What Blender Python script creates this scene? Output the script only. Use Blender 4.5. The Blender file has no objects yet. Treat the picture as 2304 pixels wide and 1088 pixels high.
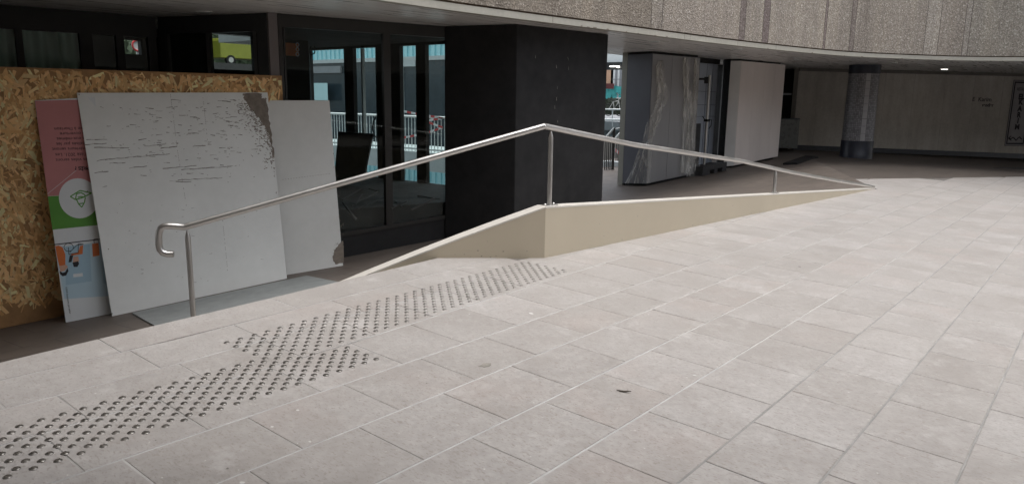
import bpy, bmesh, math, random
from mathutils import Vector, Matrix
random.seed(11)
S = bpy.context.scene
C = S.collection

# ------------------------------------------------------------------ camera, sky, sun, exposure
F_PX, CX, CY, ZC = 1650.0, 1152.0, 544.0, 1.5
R = ((0.77384251, 0.13191085, -0.61948954),
     (0.63321063, -0.13863498, 0.76146217),
     (0.01456220, -0.98151916, -0.19080900))
cam = bpy.data.cameras.new('camera')
cam.sensor_width = 36.0
cam.lens = F_PX / 2304 * 36.0
cam.clip_start, cam.clip_end = 0.05, 500
co = bpy.data.objects.new('camera', cam); C.objects.link(co)
co.matrix_world = Matrix(((R[0][0], -R[0][1], -R[0][2], 0), (R[1][0], -R[1][1], -R[1][2], 0),
                          (R[2][0], -R[2][1], -R[2][2], ZC), (0, 0, 0, 1)))
S.camera = co

SUN_EL, SUN_AZ = math.radians(74), math.radians(52)      # azimuth measured from +Y towards +X
w = bpy.data.worlds.new('World'); S.world = w; w.use_nodes = True
wn = w.node_tree; bgn = wn.nodes['Background']
sky = wn.nodes.new('ShaderNodeTexSky'); sky.sky_type = 'NISHITA'; sky.sun_disc = False
sky.sun_elevation, sky.sun_rotation = SUN_EL, SUN_AZ
sky.dust_density = 3.0
hs = wn.nodes.new('ShaderNodeHueSaturation'); hs.inputs['Saturation'].default_value = 0.28
wn.links.new(sky.outputs[0], hs.inputs['Color']); wn.links.new(hs.outputs[0], bgn.inputs['Color'])
bgn.inputs['Strength'].default_value = 0.15
sl = bpy.data.lights.new('sun', 'SUN'); sl.energy = 1.0; sl.angle = math.radians(40); sl.color = (1.0, 0.98, 0.955)
so = bpy.data.objects.new('sun', sl); C.objects.link(so)
sd = Vector((math.sin(SUN_AZ)*math.cos(SUN_EL), math.cos(SUN_AZ)*math.cos(SUN_EL), math.sin(SUN_EL)))
so.rotation_euler = sd.to_track_quat('Z', 'Y').to_euler(); so.location = (10, 5, 20)
S.view_settings.view_transform = 'Standard'; S.view_settings.look = 'None'
S.view_settings.exposure = 1.04; S.view_settings.gamma = 1.0
S.render.engine = 'CYCLES'
S.cycles.use_denoising = True
S.cycles.max_bounces = 10; S.cycles.diffuse_bounces = 5; S.cycles.transparent_max_bounces = 16

# ------------------------------------------------------------------ survey helpers (real points on real planes)
CAMP = Vector((0, 0, ZC))
def ray(px, py):
    c = ((px-CX)/F_PX, (py-CY)/F_PX, 1.0)
    return Vector([sum(R[i][k]*c[k] for k in range(3)) for i in range(3)])
def on_z(px, py, z):
    d = ray(px, py); return CAMP + d*((z-ZC)/d.z)
def on_y(px, py, y):
    d = ray(px, py); return CAMP + d*(y/d.y)
def on_v(px, py, A, B):                       # vertical plane through A and B
    d = ray(px, py); n = Vector((-(B[1]-A[1]), B[0]-A[0]))
    t = (n.x*A[0]+n.y*A[1])/(n.x*d.x+n.y*d.y); return CAMP + d*t
def on_p(px, py, p0, n):
    d = ray(px, py); return CAMP + d*((p0-CAMP).dot(n)/d.dot(n))
NF = Vector((0.0354844, 0.01350528, 0.99927897))
def plaza_z(x, y): return ZC - (1.41430864 + NF.x*x + NF.y*y)/NF.z
def lane_z(x, y): return -0.417 + 0.092*x + 0.05*y
def floor_z(x, y): return min(plaza_z(x, y), lane_z(x, y))
def on_plaza(px, py):
    d = ray(px, py); return CAMP + d*(-1.41430864/NF.dot(d))
def on_lane(px, py):
    d = ray(px, py); return CAMP + d*((-0.417-ZC)/(d.z-0.092*d.x-0.05*d.y))
V = Vector

# ------------------------------------------------------------------ materials
def new_mat(name):
    m = bpy.data.materials.new(name); m.use_nodes = True
    return m, m.node_tree, m.node_tree.nodes['Principled BSDF']
def N(t, typ, **kw):
    n = t.nodes.new(typ)
    for k, v in kw.items():
        if k in n.inputs: n.inputs[k].default_value = v
        else: setattr(n, k, v)
    return n
def ramp(t, src, stops, interp='LINEAR'):
    r = t.nodes.new('ShaderNodeValToRGB'); r.color_ramp.interpolation = interp
    e = r.color_ramp.elements
    while len(e) < len(stops): e.new(0.5)
    for k, (p, c) in enumerate(stops):
        e[k].position = p; e[k].color = (c if hasattr(c, '__len__') else (c, c, c)) + (() if hasattr(c, '__len__') and len(c) == 4 else (1,))
    t.links.new(src, r.inputs[0]); return r.outputs[0]
def mix(t, fac, a, b, mode='MIX'):
    n = t.nodes.new('ShaderNodeMix'); n.data_type = 'RGBA'; n.blend_type = mode
    for s, v in ((n.inputs[0], fac), (n.inputs[6], a), (n.inputs[7], b)):
        if hasattr(v, 'is_linked') or hasattr(v, 'links'): t.links.new(v, s)
        elif isinstance(v, (int, float)): s.default_value = v if s.type == 'VALUE' else (v, v, v, 1)
        else: s.default_value = tuple(v) + ((1,) if len(v) == 3 else ())
    return n.outputs[2]
def coords(t, kind='Object', scale=(1, 1, 1), rot=(0, 0, 0)):
    tc = t.nodes.new('ShaderNodeTexCoord'); mp = t.nodes.new('ShaderNodeMapping')
    mp.inputs['Scale'].default_value = scale; mp.inputs['Rotation'].default_value = rot
    t.links.new(tc.outputs[kind], mp.inputs[0]); return mp.outputs[0]
def noise(t, vec, scale, detail=4, rough=0.55, out=0):
    n = N(t, 'ShaderNodeTexNoise', Scale=scale, Detail=detail, Roughness=rough); t.links.new(vec, n.inputs['Vector']); return n.outputs[out]
def bump(t, b, h, strength=0.3, dist=0.01):
    n = N(t, 'ShaderNodeBump', Strength=strength, Distance=dist); t.links.new(h, n.inputs['Height']); t.links.new(n.outputs[0], b.inputs['Normal'])
def plain(name, col, rough=0.5, metal=0.0, var=0.15, vscale=3.0, bmp=0.0, bscale=80.0, stretch=(1, 1, 1), spec=0.5, fine=None):
    m, t, b = new_mat(name)
    v = coords(t, 'Object', stretch)
    n1 = noise(t, v, vscale, 6, 0.6)
    lo = tuple(c*(1-var) for c in col); hi = tuple(min(1, c*(1+var)) for c in col)
    c = ramp(t, n1, [(0.3, lo), (0.7, hi)])
    if fine:
        n3 = noise(t, v, fine, 3, 0.7); c = mix(t, 0.22, c, ramp(t, n3, [(0.3, 0.36), (0.7, 0.64)]), 'OVERLAY')
    t.links.new(c, b.inputs['Base Color'])
    b.inputs['Metallic'].default_value = metal; b.inputs['Specular IOR Level'].default_value = spec
    n2 = noise(t, v, vscale*3.1, 4); rr = ramp(t, n2, [(0.3, max(0.02, rough-0.08)), (0.7, min(1, rough+0.08))])
    t.links.new(rr, b.inputs['Roughness'])
    if bmp: bump(t, b, noise(t, v, bscale, 3), bmp, 0.004)
    return m
M = {}
M['cream'] = plain('cream_paint', (0.49, 0.432, 0.335), 0.6, var=0.045, vscale=1.0, bmp=0.04, bscale=40)
M['cream_top'] = plain('pale_coping', (0.60, 0.57, 0.52), 0.6, var=0.06, vscale=2.2)
M['trim'] = plain('trim_paint', (0.44, 0.425, 0.37), 0.55, var=0.08, vscale=1.1, fine=14)
M['steel'] = plain('brushed_steel', (0.60, 0.59, 0.575), 0.38, 1.0, var=0.05, vscale=2)
M['stud'] = plain('stud_steel', (0.31, 0.297, 0.28), 0.40, 1.0, var=0.25, vscale=9)
M['black_render'] = plain('black_render', (0.022, 0.022, 0.023), 0.85, var=0.25, vscale=2.4, bmp=0.35, bscale=130, fine=60, spec=0.3)
M['dark_frame'] = plain('dark_aluminium', (0.034, 0.033, 0.031), 0.42, 0.2, var=0.15)
M['black_frame'] = plain('black_aluminium', (0.010, 0.010, 0.010), 0.45, var=0.2)
M['plinth'] = plain('black_plinth', (0.012, 0.012, 0.013), 0.6, var=0.25, vscale=1.8)
M['mauve'] = plain('mauve_grey_metal', (0.185, 0.165, 0.165), 0.45, 0.1, var=0.06)
M['white_board'] = plain('white_board', (0.75, 0.765, 0.745), 0.5, var=0.045, vscale=1.4, fine=9)
M['board_sheet'] = plain('pale_blue_grey_sheet', (0.235, 0.25, 0.247), 0.45, var=0.06, vscale=2)
M['scratch'] = plain('scratch_grey', (0.23, 0.215, 0.19), 0.8, var=0.3, vscale=20)
M['scrape'] = plain('scraped_fibre', (0.215, 0.185, 0.155), 0.85, var=0.22, vscale=16, fine=60)
M['clad_grey'] = plain('grey_cladding', (0.275, 0.275, 0.282), 0.42, 0.15, var=0.08, vscale=1.6, stretch=(1, 1, .3))
M['clad_blue'] = plain('slate_blue_cladding', (0.125, 0.133, 0.160), 0.45, 0.1, var=0.08, vscale=1.6)
M['clad_beige'] = plain('beige_boards', (0.80, 0.73, 0.69), 0.55, var=0.06, vscale=1.4, stretch=(1, 1, .3))
M['clad_side'] = plain('pale_side_boards', (0.74, 0.73, 0.71), 0.55, var=0.05)
M['pale_jamb'] = plain('pale_green_grey_jamb', (0.34, 0.34, 0.30), 0.5, var=0.06)
M['blue_panel'] = plain('blue_grey_panel', (0.36, 0.40, 0.46), 0.42, var=0.10, vscale=1.2)
M['dark_board'] = plain('charcoal_board', (0.035, 0.036, 0.040), 0.6, var=0.2)
M['rubber'] = plain('dark_recycled_plastic', (0.04, 0.04, 0.042), 0.75, var=0.25, vscale=12, bmp=.2)
M['pole'] = plain('galvanised_pole', (0.52, 0.52, 0.50), 0.38, 0.8, var=0.12, vscale=9)
M['black'] = plain('matt_black', (0.008, 0.008, 0.008), 0.8, var=0.2)
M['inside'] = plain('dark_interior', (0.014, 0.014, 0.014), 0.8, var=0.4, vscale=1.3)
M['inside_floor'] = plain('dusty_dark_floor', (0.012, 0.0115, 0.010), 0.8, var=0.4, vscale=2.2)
M['batten'] = plain('dusty_batten', (0.034, 0.033, 0.030), 0.7, var=0.3, vscale=5)
M['curtain'] = plain('dark_green_cloth', (0.27, 0.38, 0.33), 0.8, var=0.25, vscale=1.5, stretch=(1, 1, .2))
M['white_paint'] = plain('white_paint', (0.74, 0.76, 0.75), 0.5, var=0.05)
M['pale_grey'] = plain('pale_grey_paint', (0.46, 0.50, 0.50), 0.55, var=0.06)
M['mid_grey'] = plain('mid_grey_wall', (0.23, 0.24, 0.25), 0.6, var=0.12)
M['dark_blue_glass'] = plain('dark_window', (0.030, 0.045, 0.055), 0.15, var=0.2)
M['cyan'] = plain('cyan_corrugated', (0.40, 0.72, 0.77), 0.45, var=0.06)
M['pale_cyan'] = plain('pale_cyan_sheet', (0.45, 0.66, 0.68), 0.5, var=0.05)
M['red'] = plain('red_tape', (0.55, 0.05, 0.05), 0.4, var=0.1)
M['orange'] = plain('orange_panel', (0.60, 0.17, 0.035), 0.5, var=0.1)
M['yellow'] = plain('yellow_green_paint', (0.25, 0.27, 0.035), 0.35, var=0.06)
M['navy_tile'] = plain('navy_tile', (0.018, 0.021, 0.034), 0.4, var=0.3, vscale=6)
M['asphalt'] = plain('asphalt', (0.06, 0.06, 0.06), 0.9, var=0.2, vscale=6)
M['peach'] = plain('peach_render', (0.55, 0.34, 0.22), 0.7, var=0.06)
M['teal'] = plain('teal_paint', (0.05, 0.34, 0.33), 0.5, var=0.2)
M['ink'] = plain('dark_ink', (0.030, 0.026, 0.034), 0.8, var=0.3, vscale=14)
M['ink_soft'] = plain('worn_ink', (0.075, 0.066, 0.072), 0.8, var=0.3, vscale=30)
M['print_white'] = plain('print_white', (0.70, 0.73, 0.74), 0.5, var=0.03)
M['print_pink'] = plain('print_pink', (0.52, 0.215, 0.215), 0.5, var=0.05)
M['print_green'] = plain('print_green', (0.10, 0.30, 0.045), 0.5, var=0.05)
M['print_blue'] = plain('print_pale_blue', (0.47, 0.62, 0.70), 0.5, var=0.03)
M['print_blue_dark'] = plain('print_mid_blue', (0.36, 0.52, 0.62), 0.5, var=0.03)
M['print_orange'] = plain('print_orange', (0.62, 0.16, 0.04), 0.5, var=0.04)
M['print_skin'] = plain('print_skin', (0.60, 0.36, 0.26), 0.5, var=0.03)
M['print_black'] = plain('print_black', (0.02, 0.02, 0.025), 0.5, var=0.1)
M['leaf'] = plain('dry_leaf', (0.05, 0.04, 0.028), 0.8, var=0.3, vscale=60)
M['white_dot'] = plain('white_ring', (0.6, 0.6, 0.6), 0.5)

def mat_glass(name='tinted_glass', tint=(0.93, 0.965, 0.96, 1)):
    m, t, b = new_mat(name); out = t.nodes['Material Output']; t.nodes.remove(b)
    tr = N(t, 'ShaderNodeBsdfTransparent'); tr.inputs[0].default_value = tint
    gl = N(t, 'ShaderNodeBsdfGlossy', Roughness=0.02); gl.inputs[0].default_value = (.85, .9, .9, 1)
    lw = N(t, 'ShaderNodeLayerWeight', Blend=0.5); ms = N(t, 'ShaderNodeMixShader')
    p5 = N(t, 'ShaderNodeMath', operation='POWER'); t.links.new(lw.outputs['Facing'], p5.inputs[0]); p5.inputs[1].default_value = 5.0
    ma = N(t, 'ShaderNodeMath', operation='MULTIPLY_ADD'); t.links.new(p5.outputs[0], ma.inputs[0]); ma.inputs[1].default_value = 0.6; ma.inputs[2].default_value = 0.02
    t.links.new(ma.outputs[0], ms.inputs[0]); t.links.new(tr.outputs[0], ms.inputs[1]); t.links.new(gl.outputs[0], ms.inputs[2])
    t.links.new(ms.outputs[0], out.inputs[0]); return m
M['glass'] = mat_glass()
M['glass_dark'] = mat_glass('dimming_glass', (0.72, 0.76, 0.74, 1))  # darker tint put in to dim the stand-in van behind it
def mat_film():
    m, t, b = new_mat('clear_plastic_film'); out = t.nodes['Material Output']
    b.inputs['Base Color'].default_value = (0.85, 0.84, 0.80, 1); b.inputs['Roughness'].default_value = 0.22
    b.inputs['Specular IOR Level'].default_value = 0.9
    tr = N(t, 'ShaderNodeBsdfTransparent'); tr.inputs[0].default_value = (.97, .97, .96, 1); ms = N(t, 'ShaderNodeMixShader')
    lw = N(t, 'ShaderNodeLayerWeight', Blend=0.5)
    n = noise(t, coords(t, 'Object', (6, 6, 1.2)), 2.0, 4, 0.6)
    f = ramp(t, lw.outputs['Facing'], [(0.0, 0.25), (0.45, 0.36), (0.75, 0.50), (1.0, 0.72)])
    f = mix(t, 1.0, f, ramp(t, n, [(0.40, 0.42), (0.50, 0.9), (0.62, 1.6)]), 'MULTIPLY')
    t.links.new(f, ms.inputs[0]); t.links.new(tr.outputs[0], ms.inputs[1]); t.links.new(b.outputs[0], ms.inputs[2]); t.links.new(ms.outputs[0], out.inputs[0])
    return m
M['film'] = mat_film()
def attr_col(t, name='tone'):
    a = t.nodes.new('ShaderNodeAttribute'); a.attribute_name = name; return a.outputs['Color'], a.outputs['Fac']
def mat_tile():                                # limestone paving: veins, small fossils, scuffs; one tone per stone
    m, t, b = new_mat('limestone_paving')
    v = coords(t); tone, tf = attr_col(t)
    off = N(t, 'ShaderNodeVectorMath', operation='MULTIPLY_ADD'); t.links.new(tone, off.inputs[0]); off.inputs[1].default_value = (37, 53, 11); t.links.new(v, off.inputs[2])
    ov = off.outputs[0]
    n1 = noise(t, ov, 2.2, 6, 0.6); n2 = noise(t, ov, 26, 5, 0.65)
    base = ramp(t, n1, [(0.25, (0.322, 0.302, 0.289)), (0.5, (0.368, 0.348, 0.335)), (0.78, (0.414, 0.395, 0.382))])
    base = mix(t, 0.6, base, ramp(t, n2, [(0.3, 0.38), (0.7, 0.62)]), 'OVERLAY')
    sep = N(t, 'ShaderNodeSeparateColor'); t.links.new(tone, sep.inputs[0])
    base = mix(t, 1.0, base, ramp(t, sep.outputs[0], [(0, (0.91, 0.905, 0.895)), (0.5, (0.98, 0.98, 0.978)), (1, (1.045, 1.05, 1.055))]), 'MULTIPLY')
    pk = ramp(t, sep.outputs[1], [(0.62, 0.0), (0.95, 0.2)])
    pn = mix(t, 1.0, pk, ramp(t, noise(t, ov, 3.4, 4), [(0.42, 0.0), (0.66, 1.0)]), 'MULTIPLY')
    base = mix(t, pn, base, (0.43, 0.335, 0.30))
    sv = coords(t, 'Object', (15, 34, 15), (0, 0, 0.25)); sn = noise(t, sv, 3.2, 5, 0.7)
    m2 = N(t, 'ShaderNodeVectorMath', operation='ADD'); t.links.new(sv, m2.inputs[0]); t.links.new(tone, m2.inputs[1])
    spk = ramp(t, sn, [(0.555, 0.0), (0.615, 0.6), (0.80, 0.85)])
    base = mix(t, spk, base, (0.215, 0.19, 0.165))
    s3_ = noise(t, coords(t, 'Object', (9, 17, 9), (0, 0, 0.5)), 2.3, 6, 0.72)
    base = mix(t, ramp(t, s3_, [(0.585, 0.0), (0.63, 0.42), (0.75, 0.6)]), base, (0.24, 0.205, 0.18))
    wn_ = noise(t, coords(t, 'Object', (14, 20, 14), (0, 0, -0.5)), 1.9, 6, 0.75)
    base = mix(t, ramp(t, wn_, [(0.645, 0.0), (0.68, 0.75)]), base, (0.58, 0.56, 0.53))
    dirt = noise(t, v, 0.55, 5, 0.6)
    base = mix(t, ramp(t, dirt, [(0.38, 0.0), (0.72, 0.42)]), base, (0.31, 0.285, 0.265))
    st_ = noise(t, v, 2.7, 7, 0.72); base = mix(t, ramp(t, st_, [(0.50, 0.0), (0.57, 0.22), (0.72, 0.38)]), base, (0.285, 0.26, 0.24))
    lt_ = noise(t, coords(t, 'Object', (1, 1, 1), (0, 0, 1)), 4.1, 7, 0.75); base = mix(t, ramp(t, lt_, [(0.56, 0.0), (0.70, 0.35)]), base, (0.56, 0.545, 0.535))
    t.links.new(base, b.inputs['Base Color'])
    t.links.new(ramp(t, n2, [(0.3, 0.40), (0.7, 0.58)]), b.inputs['Roughness'])
    b.inputs['Specular IOR Level'].default_value = 0.42
    bump(t, b, n2, 0.22, 0.004); return m
M['tile'] = mat_tile()
M['grout'] = plain('pale_grout', (0.425, 0.42, 0.415), 0.8, var=0.18, vscale=5, fine=30)
M['joint'] = plain('dark_joint', (0.17, 0.157, 0.145), 0.9, var=0.35, vscale=7)
def mat_lane(k=1.0):
    m, t, b = new_mat('brown_paving' if k == 1 else 'shaded_brown_paving')
    v = coords(t, 'Object', (1, 1, 1), (0, 0, 1.5708))
    br = N(t, 'ShaderNodeTexBrick', Scale=1.0); br.inputs['Mortar Size'].default_value = 0.006; br.inputs['Brick Width'].default_value = 0.6; br.inputs['Row Height'].default_value = 0.6
    br.inputs['Color1'].default_value = (0.125, 0.103, 0.087, 1); br.inputs['Color2'].default_value = (0.142, 0.118, 0.10, 1); br.inputs['Mortar'].default_value = (0.075, 0.063, 0.055, 1)
    t.links.new(v, br.inputs['Vector'])
    c = mix(t, 0.55, br.outputs[0], ramp(t, noise(t, v, 3.5, 6, 0.65), [(0.3, 0.33), (0.7, 0.64)]), 'OVERLAY')
    c = mix(t, ramp(t, noise(t, v, 0.6, 4), [(0.5, 0), (0.75, 0.5)]), c, (0.09, 0.075, 0.064))
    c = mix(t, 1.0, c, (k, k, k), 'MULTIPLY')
    t.links.new(c, b.inputs['Base Color']); b.inputs['Roughness'].default_value = 0.6
    bump(t, b, noise(t, v, 40, 3), 0.15, 0.003); return m
M['lane'] = mat_lane()
def mat_concrete():                            # exposed aggregate, washed in strips
    m, t, b = new_mat('exposed_aggregate')
    v = coords(t); tone, tf = attr_col(t)
    vo = N(t, 'ShaderNodeTexVoronoi', Scale=40.0, Randomness=1.0); t.links.new(v, vo.inputs['Vector'])
    vo2 = N(t, 'ShaderNodeTexVoronoi', Scale=62.0); t.links.new(v, vo2.inputs['Vector'])
    s1 = N(t, 'ShaderNodeSeparateColor'); t.links.new(vo.outputs['Color'], s1.inputs[0])
    s2 = N(t, 'ShaderNodeSeparateColor'); t.links.new(vo2.outputs['Color'], s2.inputs[0])
    peb = ramp(t, s1.outputs[0], [(0.0, (0.20, 0.178, 0.152)), (0.35, (0.30, 0.274, 0.238)), (0.7, (0.385, 0.355, 0.315)), (0.93, (0.50, 0.47, 0.425)), (1.0, (0.74, 0.71, 0.67))])
    peb = mix(t, 0.35, peb, ramp(t, s2.outputs[1], [(0, (0.2, 0.17, 0.14)), (1, (0.5, 0.44, 0.38))]))
    edge = ramp(t, vo.outputs['Distance'], [(0.45, 0.0), (0.85, 1.0)])
    peb = mix(t, mix(t, 1.0, edge, (0.4, 0.4, 0.4), 'MULTIPLY'), peb, (0.16, 0.142, 0.122))
    wash = noise(t, coords(t, 'Object', (1.6, 1.6, 0.16)), 1.7, 6, 0.65)
    peb = mix(t, 1.0, peb, ramp(t, wash, [(0.3, (0.78, 0.77, 0.77)), (0.5, (1, 1, 1)), (0.75, (1.16, 1.14, 1.10))]), 'MULTIPLY')
    peb = mix(t, 1.0, peb, tone, 'MULTIPLY')
    t.links.new(peb, b.inputs['Base Color']); b.inputs['Roughness'].default_value = 0.85
    bump(t, b, vo.outputs['Distance'], 0.55, 0.02); return m
M['concrete'] = mat_concrete()
def mat_soffit():
    m, t, b = new_mat('soffit_boards')
    v = coords(t, 'Object', (7, .22, 1)); n = noise(t, v, 1.0, 6, 0.6)
    c = ramp(t, n, [(0.3, (0.76, 0.75, 0.73)), (0.7, (0.88, 0.87, 0.85))])
    wv = N(t, 'ShaderNodeTexBrick', Scale=1.0); wv.offset = 0.37; wv.inputs['Mortar Size'].default_value = 0.005; wv.inputs['Brick Width'].default_value = 2.9; wv.inputs['Row Height'].default_value = 0.30
    wv.inputs['Color1'].default_value = (1, 1, 1, 1); wv.inputs['Color2'].default_value = (.93, .93, .93, 1); wv.inputs['Mortar'].default_value = (.72, .71, .69, 1)
    t.links.new(coords(t, 'Object', (1, 1, 1), (0, 0, 1.5708)), wv.inputs['Vector'])
    c = mix(t, 1.0, c, wv.outputs[0], 'MULTIPLY')
    t.links.new(c, b.inputs['Base Color']); b.inputs['Roughness'].default_value = 0.33
    t.links.new(ramp(t, noise(t, coords(t, 'Object', (5, .4, 1)), 2, 4), [(0.3, 0.22), (0.7, 0.42)]), b.inputs['Roughness']); return m
M['soffit'] = mat_soffit()
def mat_far_wall():
    m, t, b = new_mat('boarded_concrete')
    v = coords(t); n = noise(t, v, 0.55, 6, 0.62); n2 = noise(t, coords(t, 'Object', (2.2, 2.2, .3)), 2.0, 5)
    c = ramp(t, n, [(0.3, (0.44, 0.41, 0.365)), (0.52, (0.56, 0.525, 0.47)), (0.75, (0.68, 0.64, 0.585))])
    c = mix(t, 0.5, c, ramp(t, n2, [(0.3, 0.38), (0.7, 0.60)]), 'OVERLAY')
    c = mix(t, 0.35, c, ramp(t, noise(t, v, 14, 5, 0.7), [(0.3, 0.35), (0.7, 0.65)]), 'OVERLAY')
    t.links.new(c, b.inputs['Base Color']); b.inputs['Roughness'].default_value = 0.8; bump(t, b, n2, 0.3, 0.02); return m
M['far_wall'] = mat_far_wall()
def mat_mosaic():
    m, t, b = new_mat('grey_mosaic')
    v = coords(t, 'UV')
    br = N(t, 'ShaderNodeTexBrick', Scale=1.0); br.offset = 0.0; br.inputs['Mortar Size'].default_value = 0.004; br.inputs['Brick Width'].default_value = 0.05; br.inputs['Row Height'].default_value = 0.05
    br.inputs['Color1'].default_value = (0.16, 0.155, 0.165, 1); br.inputs['Color2'].default_value = (0.30, 0.29, 0.30, 1); br.inputs['Mortar'].default_value = (0.10, 0.10, 0.10, 1)
    t.links.new(v, br.inputs['Vector']); t.links.new(br.outputs[0], b.inputs['Base Color']); b.inputs['Roughness'].default_value = 0.4; return m
M['mosaic'] = mat_mosaic()
M['strip'] = plain('pale_tile_strip', (0.36, 0.35, 0.35), 0.4, var=0.06)
def mat_strands():
    m, t, b = new_mat('wood_strands')
    tone, tf = attr_col(t)
    n = noise(t, coords(t, 'Object', (30, 30, 8)), 5.0, 5, 0.7)
    c = mix(t, 0.6, tone, ramp(t, n, [(0.3, 0.36), (0.7, 0.62)]), 'OVERLAY')
    t.links.new(c, b.inputs['Base Color']); b.inputs['Roughness'].default_value = 0.62; bump(t, b, n, 0.3, 0.002); return m
M['strands'] = mat_strands()
def mat_emit(name, col, s):
    m, t, b = new_mat(name); b.inputs['Emission Color'].default_value = col + (1,); b.inputs['Emission Strength'].default_value = s
    b.inputs['Base Color'].default_value = (.8, .8, .8, 1); return m
M['lamp_on'] = mat_emit('lit_diffuser', (1, .96, .88), 3.0)

# ------------------------------------------------------------------ mesh helpers
class MB:
    def __init__(s): s.v, s.f, s.m, s.c = [], [], [], []
    def face(s, pts, mi=0, col=None):
        i = len(s.v); s.v += [tuple(p) for p in pts]; s.f.append(tuple(range(i, i+len(pts)))); s.m.append(mi); s.c.append(col); return s
    def hexa(s, b, t, mi=0, col=None):          # b, t: bottom and top loops, same length, counter-clockwise from above
        n = len(b); i = len(s.v); s.v += [tuple(p) for p in b] + [tuple(p) for p in t]
        fs = [tuple(i+k for k in reversed(range(n))), tuple(i+n+k for k in range(n))] + [(i+k, i+(k+1) % n, i+n+(k+1) % n, i+n+k) for k in range(n)]
        s.f += fs; s.m += [mi]*len(fs); s.c += [col]*len(fs); return s
    def prism(s, poly, z0, z1, mi=0):            # z0/z1: numbers or functions of (x, y)
        g = lambda z, p: z(p[0], p[1]) if callable(z) else z
        a = sum(poly[k][0]*poly[(k+1) % len(poly)][1]-poly[(k+1) % len(poly)][0]*poly[k][1] for k in range(len(poly)))
        if a < 0: poly = list(reversed(poly))
        return s.hexa([(p[0], p[1], g(z0, p)) for p in poly], [(p[0], p[1], g(z1, p)) for p in poly], mi)
    def wallbox(s, A, B, z0, z1, t, off=0.0, mi=0):   # slab along A-B; the face at offset off, body t towards the far side of the camera
        A, B = V((A[0], A[1])), V((B[0], B[1])); d = (B-A).normalized(); n = V((-d.y, d.x))
        if n.dot(-A) > 0: n = -n                  # n points away from the camera
        p = [A+n*off, B+n*off, B+n*(off+t), A+n*(off+t)]
        return s.prism([(q.x, q.y) for q in p], z0, z1, mi)
    def box(s, c, size, rot=None, mi=0):
        rot = rot or Matrix.Identity(3); h = V(size)/2; c = V(c)
        q = [V((x*h.x, y*h.y, z*h.z)) for z in (-1, 1) for x, y in ((-1, -1), (1, -1), (1, 1), (-1, 1))]
        q = [c + rot @ p for p in q]; return s.hexa(q[:4], q[4:], mi)
    def tube(s, path, r, n=12, mi=0, caps=True):
        path = [V(p) for p in path]; rr = r if hasattr(r, '__len__') else [r]*len(path)
        i0 = len(s.v); up = None
        for k, p in enumerate(path):
            d = (path[min(k+1, len(path)-1)]-path[max(k-1, 0)]).normalized()
            if up is None: up = d.orthogonal().normalized()
            up = (up - d*up.dot(d)).normalized(); sd_ = d.cross(up)
            for j in range(n):
                a = 2*math.pi*j/n; s.v.append(tuple(p + (up*math.cos(a)+sd_*math.sin(a))*rr[k]))
        for k in range(len(path)-1):
            for j in range(n):
                a, b_ = i0+k*n+j, i0+k*n+(j+1) % n; s.f.append((a, b_, b_+n, a+n)); s.m.append(mi); s.c.append(None)
        if caps:
            s.f += [tuple(i0+j for j in reversed(range(n))), tuple(i0+(len(path)-1)*n+j for j in range(n))]; s.m += [mi]*2; s.c += [None]*2
        return s
    def lathe(s, c, prof, n=32, mi=0, uv=False):   # prof: [(r, z)] bottom to top
        i0 = len(s.v); c = V(c)
        for r, z in prof:
            for j in range(n):
                a = 2*math.pi*j/n; s.v.append((c.x+r*math.cos(a), c.y+r*math.sin(a), c.z+z))
        for k in range(len(prof)-1):
            for j in range(n):
                a, b_ = i0+k*n+j, i0+k*n+(j+1) % n; s.f.append((a, b_, b_+n, a+n)); s.m.append(mi); s.c.append(None)
        s.f += [tuple(i0+j for j in reversed(range(n))), tuple(i0+(len(prof)-1)*n+j for j in range(n))]; s.m += [mi]*2; s.c += [None]*2
        return s
    def mesh(s, name, mats):
        me = bpy.data.meshes.new(name); me.from_pydata(s.v, [], s.f)
        for mt in (mats if isinstance(mats, (list, tuple)) else [mats]): me.materials.append(mt)
        me.polygons.foreach_set('material_index', s.m)
        if any(c is not None for c in s.c):
            a = me.color_attributes.new('tone', 'FLOAT_COLOR', 'CORNER'); k = 0
            for f, c in zip(s.f, s.c):
                for _ in f: a.data[k].color = tuple(c or (.5, .5, .5)) + (1,); k += 1
        me.update(); return me
    def build(s, name, mats, parent=None, bevel=0, smooth=False, fix=False):
        me = s.mesh(name, mats); o = bpy.data.objects.new(name, me); C.objects.link(o)
        if fix or bevel:
            bm = bmesh.new(); bm.from_mesh(me); bmesh.ops.remove_doubles(bm, verts=bm.verts, dist=1e-5); bmesh.ops.recalc_face_normals(bm, faces=bm.faces); bm.to_mesh(me); bm.free()
        if smooth:
            for p in me.polygons: p.use_smooth = True
            try: me.set_sharp_from_angle(angle=math.radians(40))
            except Exception: pass
        if parent:
            o.parent = parent
            if not parent.parent: o.matrix_parent_inverse = Matrix.Translation(-V(parent.location))      # parts carry world coordinates
        if bevel:
            b = o.modifiers.new('bevel', 'BEVEL'); b.width = bevel; b.segments = 2; b.limit_method = 'ANGLE'
        return o
def root_loc(o):
    p = V((0, 0, 0))
    while o: p += o.location; o = o.parent
    return p
def tag(o, label, cat, group=None, kind=None):
    if label: o['label'] = label
    if cat: o['category'] = cat
    if group: o['group'] = group
    if kind: o['kind'] = kind
    return o
def thing(name, loc, label, cat, group=None):
    o = bpy.data.objects.new(name, None); o.empty_display_size = 0.2; C.objects.link(o); o.location = loc
    return tag(o, label, cat, group)
def struct(name, mb, mat, **kw):
    o = mb.build(name, mat, **kw); o['kind'] = 'structure'; return o
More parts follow.
